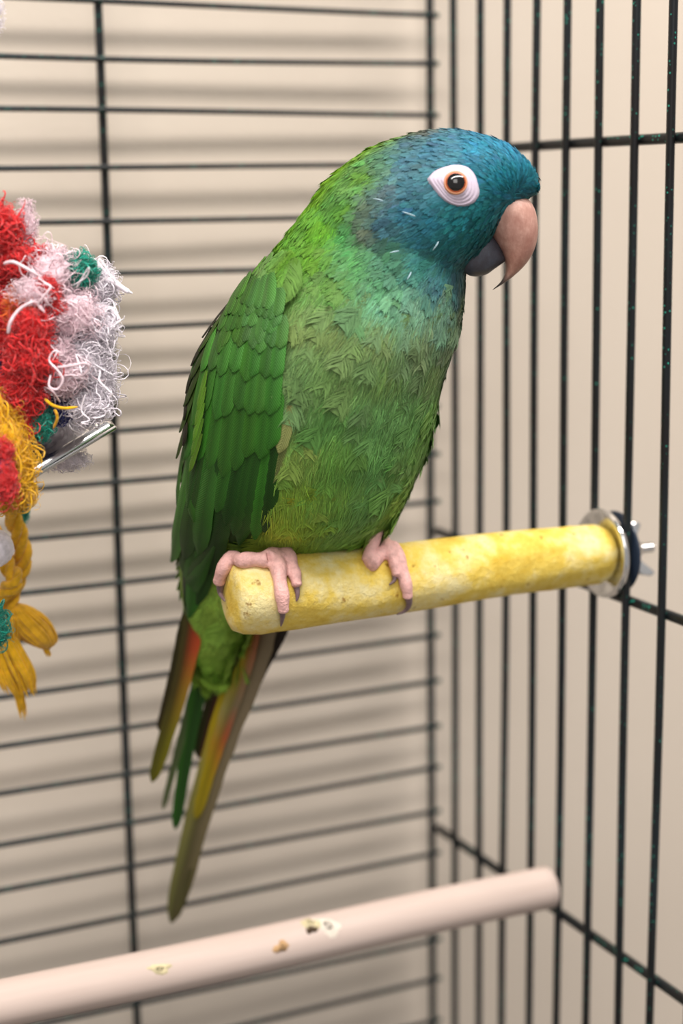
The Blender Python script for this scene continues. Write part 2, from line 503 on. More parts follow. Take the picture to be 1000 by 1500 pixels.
NR = 48
def hring(y, xl, xr, Fc, hd, p=2.0, skew=0.0):
    a = at((xl), y, FREF + Fc); b_ = at((xr), y, FREF + Fc)
    c = (a + b_) / 2; hw = (b_ - a).length / 2
    out = []
    for j in range(NR):
        th = j * math.tau / NR; cx = math.cos(th); sx = math.sin(th)
        cx = math.copysign(abs(cx) ** (2 / p), cx); sx = math.copysign(abs(sx) ** (2 / p), sx)
        out.append(c + R0 * (hw * cx) + F0 * (hd * U * sx) + F0 * (skew * U * cx))
    return out
# y, left, right, depth of centre, half depth  (pixels, units)
TOR = [(270, 500, 640, -0.5, 0.5), (300, 458, 655, -0.5, 0.9), (350, 417, 678, -0.45, 1.15), (400, 384, 680, -0.4, 1.4), (440, 350, 676, -0.35, 1.6),
       (480, 322, 670, -0.3, 1.75), (520, 300, 657, -0.2, 1.9), (560, 288, 645, -0.1, 1.98), (600, 281, 636, 0.0, 2.0), (640, 275, 627, 0.1, 1.98),
       (680, 269, 613, 0.2, 1.88), (720, 264, 596, 0.3, 1.72), (755, 261, 578, 0.5, 1.45), (780, 260, 556, 0.75, 1.2), (800, 260, 520, 1.1, 0.95), (830, 261, 430, 1.55, 0.72),
       (870, 265, 385, 1.8, 0.58), (910, 272, 368, 2.0, 0.45), (950, 284, 350, 2.25, 0.32), (990, 298, 335, 2.5, 0.18)]
tr = spline(TOR, 80)
torso = [hring(*r) for r in tr]
def hdep(px): return FREF - 0.55 - 0.10 * (px - 600) / 85          # the head turns a little to the camera
def vring(x, yt, yb, hw, p=2.0):
    a = at(x, yt, hdep(x)); b_ = at(x, yb, hdep(x)); c = (a + b_) / 2; hh = (a - b_).length / 2
    upd = (a - b_).normalized(); out = []
    for j in range(NR):
        th = j * math.tau / NR; cx = math.cos(th); sx = math.sin(th)
        cx = math.copysign(abs(cx) ** (2 / p), cx); sx = math.copysign(abs(sx) ** (2 / p), sx)
        out.append(c + upd * (hh * sx) + F0 * (hw * U * cx))
    return out
HED = [(786, 258, 276, 0.10), (776, 243, 288, 0.30), (757, 223, 300, 0.52), (732, 208, 326, 0.72), (702, 198, 372, 0.88), (668, 192, 398, 0.98), (632, 193, 415, 1.06),
       (592, 202, 432, 1.12), (552, 216, 445, 1.16), (512, 241, 455, 1.12), (478, 270, 455, 0.9), (450, 310, 440, 0.5)]
head = [vring(*r) for r in spline(HED, 50)]
bm = bmesh.new()
for me_ in (loft('t', torso), loft('h', head)):
    bm.from_mesh(me_); bpy.data.meshes.remove(me_)
tmp = bpy.data.meshes.new('body_raw'); bm.to_mesh(tmp); bm.free()
to = bpy.data.objects.new('body_raw', tmp); COL.objects.link(to)
md = to.modifiers.new('r', 'REMESH'); md.mode = 'VOXEL'; md.voxel_size = 0.075 * U; md.use_smooth_shade = True
md = to.modifiers.new('s', 'SMOOTH'); md.factor = 0.5; md.iterations = 8
dg = bpy.context.evaluated_depsgraph_get(); dg.update()
body_me = bpy.data.meshes.new_from_object(to.evaluated_get(dg)); body_me.name = 'body'
bpy.data.objects.remove(to); bpy.data.meshes.remove(tmp)
BV = np.empty(len(body_me.vertices) * 3); body_me.vertices.foreach_get('co', BV); BV = BV.reshape(-1, 3)
BN = np.empty(len(body_me.vertices) * 3); body_me.vertices.foreach_get('normal', BN); BN = BN.reshape(-1, 3)
body_bvh = BVHTree.FromPolygons([Vector(v) for v in BV], [tuple(p.vertices) for p in body_me.polygons])
print('body verts', len(BV))

# colour, lie and size of the plumage at points of the body: px, py, lie dx, dy, length px, colour
CT = [
 (775, 250, -0.3, -1.0, 17, (34, 118, 140)), (785, 268, 0.9, 0.4, 20, (28, 105, 112)), (768, 284, 0.9, 0.45, 17, (24, 90, 100)), (755, 225, -0.7, -0.7, 20, (44, 130, 166)), (720, 203, -1, -0.45, 22, (52, 140, 178)), (690, 195, -1, -0.15, 24, (58, 140, 178)),  # top of the head lighter: light from above put into the colour
 (740, 260, -0.6, -0.6, 16, (24, 108, 124)), (720, 240, -0.9, -0.3, 20, (26, 112, 134)), (705, 225, -1, -0.2, 20, (30, 118, 148)), (660, 205, -1, 0, 24, (66, 118, 140)), (635, 195, -1, 0.1, 26, (98, 102, 92)),
 (615, 205, -1, 0.2, 26, (72, 108, 116)), (600, 195, -1, 0.3, 28, (110, 140, 50)), (575, 203, -1, 0.4, 30, (128, 178, 30)), (545, 215, -0.9, 0.6, 32, (136, 192, 14)), (510, 240, -0.8, 0.7, 34, (124, 182, 12)),
 (480, 270, -0.7, 0.8, 36, (108, 164, 14)), (450, 300, -0.6, 0.8, 38, (104, 162, 16)), (425, 335, -0.6, 0.9, 38, (100, 160, 18)), (405, 365, -0.55, 0.9, 40, (92, 148, 26)),
 (640, 225, -1, 0.05, 20, (44, 104, 126)), (600, 240, -1, 0.2, 22, (52, 100, 118)), (570, 240, -1, 0.4, 26, (72, 112, 84)), (545, 255, -0.9, 0.5, 30, (92, 140, 44)),
 (610, 275, -1, 0.25, 22, (48, 102, 118)), (575, 280, -1, 0.35, 24, (72, 98, 104)), (545, 300, -0.9, 0.5, 26, (84, 100, 84)), (600, 310, -1, 0.35, 24, (46, 110, 132)), (570, 325, -1, 0.4, 26, (58, 104, 120)), (545, 335, -0.9, 0.5, 28, (88, 96, 84)),
 (640, 320, -0.9, 0.4, 22, (36, 108, 124)), (620, 345, -0.9, 0.5, 24, (46, 112, 128)), (675, 320, -0.8, 0.6, 17, (26, 108, 116)), (700, 310, -0.7, 0.6, 14, (22, 100, 106)), (700, 345, -0.6, 0.7, 15, (26, 98, 102)), (665, 350, -0.7, 0.7, 20, (34, 108, 112)),
 (690, 375, -0.6, 0.8, 16, (40, 92, 98)), (655, 385, -0.6, 0.8, 22, (44, 106, 112)), (620, 385, -0.75, 0.7, 26, (48, 112, 104)), (580, 375, -0.8, 0.6, 28, (66, 118, 92)), (640, 415, -0.4, 0.9, 28, (60, 112, 118)), (670, 410, -0.2, 1, 24, (58, 100, 106)),
 (515, 300, -0.8, 0.6, 32, (84, 142, 48)), (520, 340, -0.8, 0.7, 32, (74, 150, 78)), (530, 380, -0.8, 0.7, 32, (76, 142, 76)), (480, 330, -0.7, 0.8, 36, (88, 150, 34)), (470, 370, -0.6, 0.9, 36, (94, 146, 36)), (430, 380, -0.5, 0.9, 38, (92, 146, 42)),
 (400, 400, -0.5, 0.9, 38, (112, 152, 84)), (445, 415, -0.4, 1, 40, (88, 134, 50)), (500, 410, -0.5, 0.9, 38, (86, 134, 50)), (560, 415, -0.6, 0.8, 34, (74, 140, 92)), (570, 440, -0.5, 0.9, 36, (96, 168, 128)), (610, 445, -0.3, 1, 40, (98, 152, 122)),
 (650, 445, 0.0, 1, 42, (96, 146, 118)), (678, 440, 0.15, 1, 40, (96, 128, 92)), (665, 480, 0.1, 1, 44, (116, 148, 104)), (620, 480, -0.1, 1, 46, (110, 142, 92)), (560, 480, -0.4, 1, 46, (102, 134, 72)), (500, 470, -0.6, 0.9, 46, (98, 128, 62)), (450, 460, -0.5, 0.9, 44, (100, 132, 66)),
 (440, 520, -0.6, 0.9, 46, (86, 128, 66)), (500, 530, -0.5, 0.9, 48, (86, 128, 60)), (570, 530, -0.2, 1, 50, (90, 130, 62)), (640, 530, 0.1, 1, 50, (104, 142, 76)), (430, 580, -0.5, 0.9, 48, (98, 138, 82)), (490, 590, -0.3, 1, 50, (76, 134, 58)),
 (560, 590, -0.1, 1, 52, (84, 140, 72)), (620, 590, 0.1, 1, 50, (92, 154, 76)), (640, 600, 0.1, 1, 50, (108, 168, 66)), (440, 640, -0.2, 1, 50, (106, 148, 62)), (500, 650, -0.1, 1, 54, (86, 146, 58)), (560, 650, 0, 1, 54, (86, 152, 82)), (610, 660, 0.05, 1, 50, (104, 168, 82)),
 (430, 700, -0.1, 1, 52, (110, 156, 44)), (490, 710, 0, 1, 56, (96, 152, 56)), (550, 710, 0.05, 1, 56, (94, 156, 82)), (595, 710, 0.05, 1, 48, (120, 176, 66)), (415, 755, -0.05, 1, 50, (142, 172, 30)), (450, 760, 0, 1, 54, (118, 162, 44)), (510, 765, 0.05, 1, 56, (104, 162, 80)), (560, 765, 0.05, 1, 48, (108, 168, 64)),
 (350, 790, -0.1, 1, 50, (92, 140, 44)), (330, 830, -0.1, 1, 50, (126, 176, 62)), (310, 880, -0.1, 1, 52, (126, 176, 62)), (330, 920, -0.05, 1, 50, (126, 176, 62)), (312, 960, -0.05, 1, 48, (126, 176, 62)),  # undertail raised in colour to offset the shade under the body
 (380, 450, -0.3, 1, 40, (70, 134, 54)), (340, 500, -0.3, 1, 44, (58, 122, 40)), (310, 520, -0.3, 1, 44, (44, 84, 26)), (300, 600, -0.2, 1, 46, (44, 100, 26)), (290, 700, -0.15, 1, 50, (40, 112, 26)), (270, 800, -0.1, 1, 50, (40, 110, 26)), (360, 600, -0.1, 1, 46, (48, 118, 30)), (360, 700, -0.1, 1, 46, (36, 100, 24)),
]
cp = []; cdv = []; cs = []; cc = []
for (x, y, dx, dy, s, c) in CT:
    p, n = hit(body_bvh, x, y)
    d = rgt * dx - upv * dy
    cl = np.array(lin(c)); gy = cl.mean()
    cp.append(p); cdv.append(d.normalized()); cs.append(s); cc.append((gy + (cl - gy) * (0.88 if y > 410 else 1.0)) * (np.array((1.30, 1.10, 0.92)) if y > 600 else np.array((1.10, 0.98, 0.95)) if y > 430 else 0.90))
# the same lie and colour carried round to the hidden far side
cp = np.array(cp); cdv = np.array(cdv); cs = np.array(cs, float); cc = np.array(cc)
def field(P, power=3.2):
    d2 = ((P[:, None, :] - cp[None]) ** 2).sum(-1)
    w_ = 1 / (d2 + (0.10 * U) ** 2) ** (power / 2)
    w_ /= w_.sum(1)[:, None]
    return w_ @ cdv, w_ @ cs, w_ @ cc
def colattr(me, rgb):
    a = me.attributes.new('col', 'FLOAT_COLOR', 'POINT')
    a.data.foreach_set('color', np.concatenate([rgb, np.ones((len(rgb), 1))], 1).astype(np.float32).ravel())
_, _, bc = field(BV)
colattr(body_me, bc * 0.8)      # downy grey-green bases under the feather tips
body = adopt(obj('body', body_me, M_PLUME), bird)

def pix_arr(P):
    D = P - np.array(CAMP); z = D @ np.array(fwd)
    return 500 + FPX * (D @ np.array(rgt)) / z, 750 - FPX * (D @ np.array(upv)) / z

def in_poly(x, y, poly):
    ins = np.zeros(len(x), bool); n = len(poly)
    for i in range(n):
        x0, y0 = poly[i]; x1, y1 = poly[(i + 1) % n]
        c = ((y0 > y) != (y1 > y)) & (x < (x1 - x0) * (y - y0) / (y1 - y0 + 1e-9) + x0)
        ins ^= c
    return ins
EYE_C = (666, 270)
RING_PX = [(627, 262), (636, 252), (650, 246), (666, 243), (682, 245), (693, 254), (699, 268), (701, 284), (694, 296), (682, 301), (668, 301), (655, 296), (645, 288), (636, 277)]
WING_PX = [(402, 432), (425, 440), (420, 520), (414, 600), (404, 690), (392, 760), (372, 800), (325, 800), (318, 850), (296, 900), (200, 930), (200, 560), (290, 490), (335, 432)]

# barb-built contour feathers: every feather is a fan of fine barbs
def feather_template(nb, seed, width, pointy=0.0):
    g = np.random.default_rng(seed); V = []; F = []; S = []
    def half(v):
        return width * (1 - pointy * v) * min(1.0, 0.45 + 1.5 * v) * math.sqrt(max(0.0, 1 - max(0, (v - 0.45) / 0.57) ** 2.2))
    # closed vane beneath the barbs
    st = [0.0, 0.25, 0.5, 0.7, 0.85, 0.95]
    for v in st:
        for u in (-1, 0, 1):
            V.append((u * half(v) * 0.86, v * 0.95, -0.30 * (u * half(v)) ** 2 / width - 0.012)); S.append(0.96)
    for i in range(len(st) - 1):
        for j in range(2):
            a = i * 3 + j; F += [(a, a + 1, a + 4), (a, a + 4, a + 3)]
    o = len(V)
    for side in (-1, 1):
        for k in range(nb):
            a = 0.02 + 0.80 * (k + 0.5) / nb + g.normal(0, 0.008)
            run = (0.46 - 0.26 * a) * (0.88 + 0.30 * g.random())
            e_y = min(a + run, 0.93 + 0.09 * g.random())
            wv = half(min(e_y, 0.985)) * (0.93 + 0.16 * g.random())
            e = np.array([side * wv, e_y]); m_ = np.array([side * wv * 0.62, a + (e_y - a) * 0.46]); s_ = np.array([0, a])
            h = 0.62 * 0.80 / nb
            sh = 0.84 + 0.30 * g.random()
            z = lambda q: -0.30 * q[0] ** 2 / width + 0.006 * g.normal()
            pts = [s_ + [0, -h], s_ + [0, h], m_ + [side * h * .5, -h * .9], m_ + [-side * h * .5, h * .9], e]
            V += [(q[0], q[1], z(q)) for q in pts]; S += [sh * 0.86, sh * 0.86, sh, sh, sh * 1.05]
            if side > 0: F += [(o, o + 2, o + 3), (o, o + 3, o + 1), (o + 2, o + 4, o + 3)]
            else: F += [(o, o + 3, o + 2), (o, o + 1, o + 3), (o + 2, o + 3, o + 4)]
            o += 5
    return np.array(V), np.array(F), np.array(S)
T_BIG = [feather_template(38, 100 + i, 0.36) for i in range(8)]
T_MID = [feather_template(14, 200 + i, 0.28, 0.25) for i in range(8)]
T_SML = [feather_template(7, 300 + i, 0.22, 0.4) for i in range(8)]

tri = np.array([[p.vertices[0], p.vertices[k], p.vertices[k + 1]] for p in body_me.polygons for k in range(1, len(p.vertices) - 1)])
ta = BV[tri]; area = 0.5 * np.linalg.norm(np.cross(ta[:, 1] - ta[:, 0], ta[:, 2] - ta[:, 0]), axis=1)
NS = 60000
ti = rng.choice(len(tri), NS, p=area / area.sum())
r1 = np.sqrt(rng.random(NS)); r2 = rng.random(NS)
w3 = np.stack([1 - r1, r1 * (1 - r2), r1 * r2], 1)
SP = (ta[ti] * w3[:, :, None]).sum(1); SN = (BN[tri[ti]] * w3[:, :, None]).sum(1); SN /= np.linalg.norm(SN, axis=1)[:, None]
sd, ss, sc_ = field(SP)
dens = area.sum() / NS
keep = rng.random(NS) < np.clip(dens * 7.0 * np.where(ss > 39, 0.75, 1.0) / ((ss * PXU) ** 2 * 0.62), 0, 1)
sx, sy = pix_arr(SP); front = ((SP - np.array(CAMP)) * SN).sum(1) < 0
ringpoly = [(EYE_C[0] + (x - EYE_C[0]) * 1.04, EYE_C[1] + (y - EYE_C[1]) * 1.04) for x, y in RING_PX]
keep &= ~(front & in_poly(sx, sy, ringpoly))
keep &= ~(front & in_poly(sx, sy, WING_PX) & (sx < 398))
ss = np.where((sx < 310) & (sy > 540) & (sy < 940), ss * 0.55, ss)      # short sleek feathers under the wing edge
SP, SN, sd, ss, sc_, sx, sy, front = [a[keep] for a in (SP, SN, sd, ss, sc_, sx, sy, front)]
# shoulder feathers lie over the top of the wing
xl_ = np.where(front & in_poly(sx, sy, [(345, 425), (365, 388), (430, 380), (432, 415), (400, 420)]), 0.13 * U, 0.0)
print('contour feathers', len(SP))
def build_plumage(name, idx):
    VV = []; FF = []; CC = []; NN = []; o = 0
    for i in idx:
        s = ss[i]; T = (T_SML if s < 25 else T_MID if s < 36 else T_BIG)[rng.integers(8)]
        n = SN[i]; d = sd[i] - n * (sd[i] @ n); d /= np.linalg.norm(d) + 1e-9
        sv = np.cross(d, n); a = rng.normal(0, 0.24 if s > 39 else 0.15)
        d, sv = d * math.cos(a) + sv * math.sin(a), sv * math.cos(a) - d * math.sin(a)
        tilt = (0.05 if s > 39 else 0.14) + rng.normal(0, 0.035)
        d2 = d * math.cos(tilt) + n * math.sin(tilt); n2 = n * math.cos(tilt) - d * math.sin(tilt)
        Lm = s * PXU * (0.8 + 0.5 * rng.random()) * (1.6 if s > 39 else 1.15)
        V, F, S = T
        zz = V[:, 2] - 0.045 * V[:, 1] ** 2          # tips curl back to the body
        P = SP[i] + n * (0.012 * U + 0.035 * Lm + xl_[i]) + Lm * ((V[:, 1:2] - 0.35) * d2 + V[:, 0:1] * sv + zz[:, None] * n2)
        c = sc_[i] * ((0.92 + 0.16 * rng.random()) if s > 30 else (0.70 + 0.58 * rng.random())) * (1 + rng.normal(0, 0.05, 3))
        nb_ = 0.72 * n + 0.28 * n2 + 0.12 * (V[:, 0:1] / 0.3) * sv + rng.normal(0, 0.07, 3) + rng.normal(0, 0.05, (len(V), 3))
        NN.append(nb_ / np.linalg.norm(nb_, axis=1)[:, None])
        VV.append(P); FF.append(F + o); CC.append(np.clip(c[None] * S[:, None], 0, 1)); o += len(V)
    VV = np.concatenate(VV); FF = np.concatenate(FF); CC = np.concatenate(CC)
    me = bpy.data.meshes.new(name)
    me.vertices.add(len(VV)); me.vertices.foreach_set('co', VV.astype(np.float32).ravel())
    me.loops.add(FF.size); me.loops.foreach_set('vertex_index', FF.astype(np.int32).ravel())
    me.polygons.add(len(FF)); me.polygons.foreach_set('loop_start', (np.arange(len(FF)) * 3).astype(np.int32))
    me.polygons.foreach_set('loop_total', np.full(len(FF), 3, np.int32))
    me.polygons.foreach_set('use_smooth', np.ones(len(FF), bool))
    me.update(calc_edges=True)
    me.normals_split_custom_set_from_vertices(np.concatenate(NN).astype(np.float32))
    colattr(me, CC)
    o_ = adopt(obj(name, me, M_PLUME), bird); o_['kind'] = 'stuff'
    print(name, len(FF))
    return o_
ishead = (SP[:, 2] > at(600, 425, FREF - 0.5).z)
build_plumage('head_feathers', np.where(ishead)[0])
build_plumage('breast_feathers', np.where(~ishead)[0])
# loose hair-like barbs lying over the feathers
def filaments(name, NF):
    ti = rng.choice(len(tri), NF, p=area / area.sum())
    a1 = np.sqrt(rng.random(NF)); a2 = rng.random(NF); w3 = np.stack([1 - a1, a1 * (1 - a2), a1 * a2], 1)
    P = (ta[ti] * w3[:, :, None]).sum(1); Nn = (BN[tri[ti]] * w3[:, :, None]).sum(1); Nn /= np.linalg.norm(Nn, axis=1)[:, None]
    d, sz, c = field(P); x, y = pix_arr(P); fr = ((P - np.array(CAMP)) * Nn).sum(1) < 0.1
    k = ~in_poly(x, y, ringpoly) & ~(in_poly(x, y, WING_PX) & (x < 405)) & ~((x < 300) & (y > 440)) & ~((x > 690) & (y > 290) & (y < 420))
    P, Nn, d, sz, c = P[k], Nn[k], d[k], sz[k], c[k]; n = len(P)
    d = d - Nn * (d * Nn).sum(1)[:, None]; d /= np.linalg.norm(d, axis=1)[:, None] + 1e-9
    sv = np.cross(d, Nn); # neighbouring barbs fan the same way
    ph = np.sin(P[:, 0] * 900 + 2 * np.sin(P[:, 2] * 700)) * np.cos(P[:, 2] * 800 + P[:, 1] * 600)
    an = 0.30 * ph + rng.normal(0, 0.13, n); d, sv = d * np.cos(an)[:, None] + sv * np.sin(an)[:, None], sv * np.cos(an)[:, None] - d * np.sin(an)[:, None]
    L_ = (sz * PXU * (0.55 + 0.5 * rng.random(n)))[:, None]; w_ = (np.where(sz > 30, 0.75, 0.85) * PXU * (0.7 + 0.6 * rng.random(n)))[:, None]
    lf = 0.075 * sz[:, None] * PXU
    bend = (rng.normal(0, 0.08, n) + 0.10 * np.sign(an))[:, None]
    p0 = P + Nn * lf * 0.5; p1 = P + d * L_ * 0.5 + Nn * (lf + 0.02 * L_) + sv * bend * L_ * 0.5; p2 = P + d * L_ + Nn * (lf + 0.01 * L_)
    V = np.stack([p0 - sv * w_, p0 + sv * w_, p1 - sv * w_, p1 + sv * w_, p2], 1).reshape(-1, 3)
    o = (np.arange(n) * 5)[:, None, None]
    F = (np.array([[0, 3, 2], [0, 1, 3], [2, 3, 4]])[None] + o).reshape(-1, 3)
    C = np.repeat(np.clip(c * (0.64 + 0.76 * rng.random((n, 1))) * (1 + rng.normal(0, 0.04, (n, 3))), 0, 1), 5, 0)
    nv_ = Nn + rng.normal(0, 0.10, (n, 3)); nv_ /= np.linalg.norm(nv_, axis=1)[:, None]
    me = raw_mesh(name, V, F); me.normals_split_custom_set_from_vertices(np.repeat(nv_, 5, 0).astype(np.float32)); colattr(me, C)
    o_ = adopt(obj(name, me, M_PLUME), bird); o_['kind'] = 'stuff'
filaments('feather_barbs', 130000)

# ------------------------------------------------------------------ parrot: wing and tail feathers
def vane(name, mid, nor, width, colf, parent, profile='round', nu=7, camber=0.18, seed=0):
    """one flight feather: midline points, normals, half width (m), colour by (u, v)"""
    g = np.random.default_rng(seed)
    mid = np.asarray(mid, float); nor = np.asarray(nor, float); n = len(mid)
    T = np.gradient(mid, axis=0); T /= np.linalg.norm(T, axis=1)[:, None]
    S = np.cross(T, nor); S /= np.linalg.norm(S, axis=1)[:, None]
    arc = np.concatenate([[0], np.cumsum(np.linalg.norm(np.diff(mid, axis=0), axis=1))])
    V = []; F = []; C = []; UVv = []
    for side in (0,):
        for i in range(n):
            v = i / (n - 1)
            if profile == 'round': pw = min(1, 0.55 + 1.6 * v) * math.sqrt(max(0.0, 1 - max(0, (v - 0.72) / 0.285) ** 2.2))
            else: pw = min(1, 0.6 + 2.2 * v) * (1 - 0.42 * max(0, (v - 0.3) / 0.7)) * math.sqrt(max(0.0, 1 - max(0, (v - 0.86) / 0.143) ** 2.0))
            for j in range(nu):
                u = -1 + 2 * j / (nu - 1)
                ww = width * max(pw, 0.03) * (1 + 0.03 * g.normal() * abs(u))
                V.append(mid[i] + S[i] * (u * ww) - nor[i] * (camber * width * u * u) + T[i] * (abs(u) * g.normal(0, 0.02) * width))
                C.append(colf(u, v)); UVv.append((u * ww, arc[i]))
    for i in range(n - 1):
        for j in range(nu - 1):
            a = i * nu + j; F.append((a, a + 1, a + nu + 1, a + nu))
    me = mesh(name, V, F)
    uvl = me.uv_layers.new(name='UVMap')
    vi = np.empty(len(me.loops), np.int32); me.loops.foreach_get('vertex_index', vi)
    uvl.data.foreach_set('uv', np.array(UVv, np.float32)[vi].ravel())
    colattr(me, np.clip(np.array(C), 0, 1))
    o = obj(name, me, M_VANE)
    o.parent = parent                # the part itself sits at the world origin
    return o

def body_path(p0, p1, n, l0, l1, bow=0.0):
    pts = []; nrm = []
    for i in range(n):
        t = i / (n - 1)
        x = p0[0] + (p1[0] - p0[0]) * t + bow * math.sin(t * math.pi); y = p0[1] + (p1[1] - p0[1]) * t
        p, nn = hit(body_bvh, x, y)
        pts.append(p); nrm.append(nn)
    P = np.array(pts); Nn = np.array(nrm)
    for _ in range(3):
        P[1:-1] = (P[:-2] + 2 * P[1:-1] + P[2:]) / 4; Nn[1:-1] = (Nn[:-2] + 2 * Nn[1:-1] + Nn[2:]) / 4
    Nn /= np.linalg.norm(Nn, axis=1)[:, None]
    t = np.linspace(0, 1, n)[:, None]
    return P + Nn * ((l0 + (l1 - l0) * t) * 0.55 * U), Nn

# wing shell: a patch over the flank that carries the wing feathers
ED_R = [(400, 412), (440, 424), (520, 420), (600, 413), (690, 403), (760, 390), (800, 372), (850, 322), (900, 296), (925, 285)]
ED_L = [(400, 352), (440, 330), (480, 307), (520, 290), (560, 278), (600, 271), (640, 265), (700, 258), (760, 252), (830, 252), (880, 258), (925, 266)]
def edge(E, y): return float(np.interp(y, [e[0] for e in E], [e[1] for e in E]))
wv = []; wf = []; nu, nv = 12, 30
for i in range(nv):
    y = 402 + (910 - 402) * i / (nv - 1)
    for j in range(nu):
        x = edge(ED_R, y) + (edge(ED_L, y) + 8 - edge(ED_R, y)) * j / (nu - 1)
        p, n = hit(body_bvh, x, y)
        wv.append(p + n * (0.02 * U))
for i in range(nv - 1):
    for j in range(nu - 1):
        a = i * nu + j; wf.append((a, a + nu, a + nu + 1, a + 1))
wme = mesh('wing', wv, wf); colattr(wme, np.tile(np.array(lin((38, 66, 24))), (len(wv), 1)))
wing = adopt(obj('wing', wme, M_PLUME), bird)
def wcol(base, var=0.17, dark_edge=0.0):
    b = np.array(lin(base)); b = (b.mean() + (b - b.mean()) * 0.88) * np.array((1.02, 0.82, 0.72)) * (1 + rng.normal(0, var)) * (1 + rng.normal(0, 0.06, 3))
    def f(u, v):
        k = 1.0 - 0.18 * max(0, 1 - v * 2.2) - dark_edge * (abs(u) > 0.8) - 0.35 * (u > 0.92)  # dark edge: shaded gap between feathers put into the colour
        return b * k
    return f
def wfeather(x0, y0, x1, y1, wpx, lift0, lift1, colf, bow=0.0, n=12):
    P, Nn = body_path((x0, y0), (x1, y1), n, lift0, lift1, bow)
    vane('wing_feather', P, Nn, wpx * PXU, colf, wing, seed=int(rng.integers(1e6)))
cnt = 0
# primaries: long, reaching past the perch end to the tail
for k, (x0, y0, x1, y1, w_) in enumerate([(300, 660, 262, 932, 15), (308, 660, 272, 918, 15), (318, 665, 281, 900, 16), (330, 670, 292, 880, 16), (284, 640, 256, 880, 14), (278, 620, 253, 840, 13), (345, 680, 306, 842, 16),
                                          (274, 600, 251, 790, 12), (292, 640, 262, 820, 15), (306, 650, 276, 810, 15), (322, 655, 296, 800, 15)]):
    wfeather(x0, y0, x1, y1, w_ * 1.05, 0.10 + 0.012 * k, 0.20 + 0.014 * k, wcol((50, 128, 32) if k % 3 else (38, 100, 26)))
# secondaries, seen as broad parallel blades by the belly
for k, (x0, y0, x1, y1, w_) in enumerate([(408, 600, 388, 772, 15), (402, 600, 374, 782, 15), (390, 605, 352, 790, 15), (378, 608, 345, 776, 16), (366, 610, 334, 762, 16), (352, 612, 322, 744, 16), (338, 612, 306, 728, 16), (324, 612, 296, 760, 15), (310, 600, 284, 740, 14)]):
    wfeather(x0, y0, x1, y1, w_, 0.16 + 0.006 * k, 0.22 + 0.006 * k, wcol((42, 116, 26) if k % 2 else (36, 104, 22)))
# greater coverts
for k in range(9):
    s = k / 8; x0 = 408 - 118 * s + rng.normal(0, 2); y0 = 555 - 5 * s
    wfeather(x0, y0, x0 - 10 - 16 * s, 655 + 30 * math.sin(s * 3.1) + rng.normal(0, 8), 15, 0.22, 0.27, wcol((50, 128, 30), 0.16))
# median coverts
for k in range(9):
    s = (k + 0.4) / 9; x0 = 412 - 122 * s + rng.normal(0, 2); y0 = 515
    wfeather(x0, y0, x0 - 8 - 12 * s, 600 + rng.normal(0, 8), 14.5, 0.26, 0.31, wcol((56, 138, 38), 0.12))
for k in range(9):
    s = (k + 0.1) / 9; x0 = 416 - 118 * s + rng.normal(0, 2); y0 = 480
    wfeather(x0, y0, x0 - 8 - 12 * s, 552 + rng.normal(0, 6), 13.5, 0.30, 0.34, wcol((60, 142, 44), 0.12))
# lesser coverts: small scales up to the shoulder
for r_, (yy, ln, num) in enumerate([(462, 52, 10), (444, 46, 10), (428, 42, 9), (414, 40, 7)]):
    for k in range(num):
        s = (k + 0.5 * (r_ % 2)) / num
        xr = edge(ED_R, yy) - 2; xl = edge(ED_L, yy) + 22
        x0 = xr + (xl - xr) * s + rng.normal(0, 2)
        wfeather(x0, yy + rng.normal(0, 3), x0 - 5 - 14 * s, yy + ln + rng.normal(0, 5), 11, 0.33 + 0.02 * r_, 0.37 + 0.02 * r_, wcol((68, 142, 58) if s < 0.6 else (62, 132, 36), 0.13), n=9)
# scapulars along the outline; alternate ones coloured dark as the shaded gaps between
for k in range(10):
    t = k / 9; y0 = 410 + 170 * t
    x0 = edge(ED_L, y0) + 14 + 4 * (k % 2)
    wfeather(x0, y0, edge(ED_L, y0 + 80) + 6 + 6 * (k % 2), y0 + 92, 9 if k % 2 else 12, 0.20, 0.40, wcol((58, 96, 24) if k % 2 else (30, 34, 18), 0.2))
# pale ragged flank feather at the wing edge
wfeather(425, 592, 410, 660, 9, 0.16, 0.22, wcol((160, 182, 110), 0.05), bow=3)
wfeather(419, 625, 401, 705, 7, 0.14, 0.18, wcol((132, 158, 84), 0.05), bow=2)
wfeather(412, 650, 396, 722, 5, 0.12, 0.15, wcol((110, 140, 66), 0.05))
for k in range(5):  # bright feathers: a highlight on the wing put into their colour
    wfeather(316 - 2 * k, 545 + 22 * k, 304 - 3 * k, 600 + 22 * k, 6, 0.36, 0.40, wcol((104, 178, 30), 0.12), n=8)

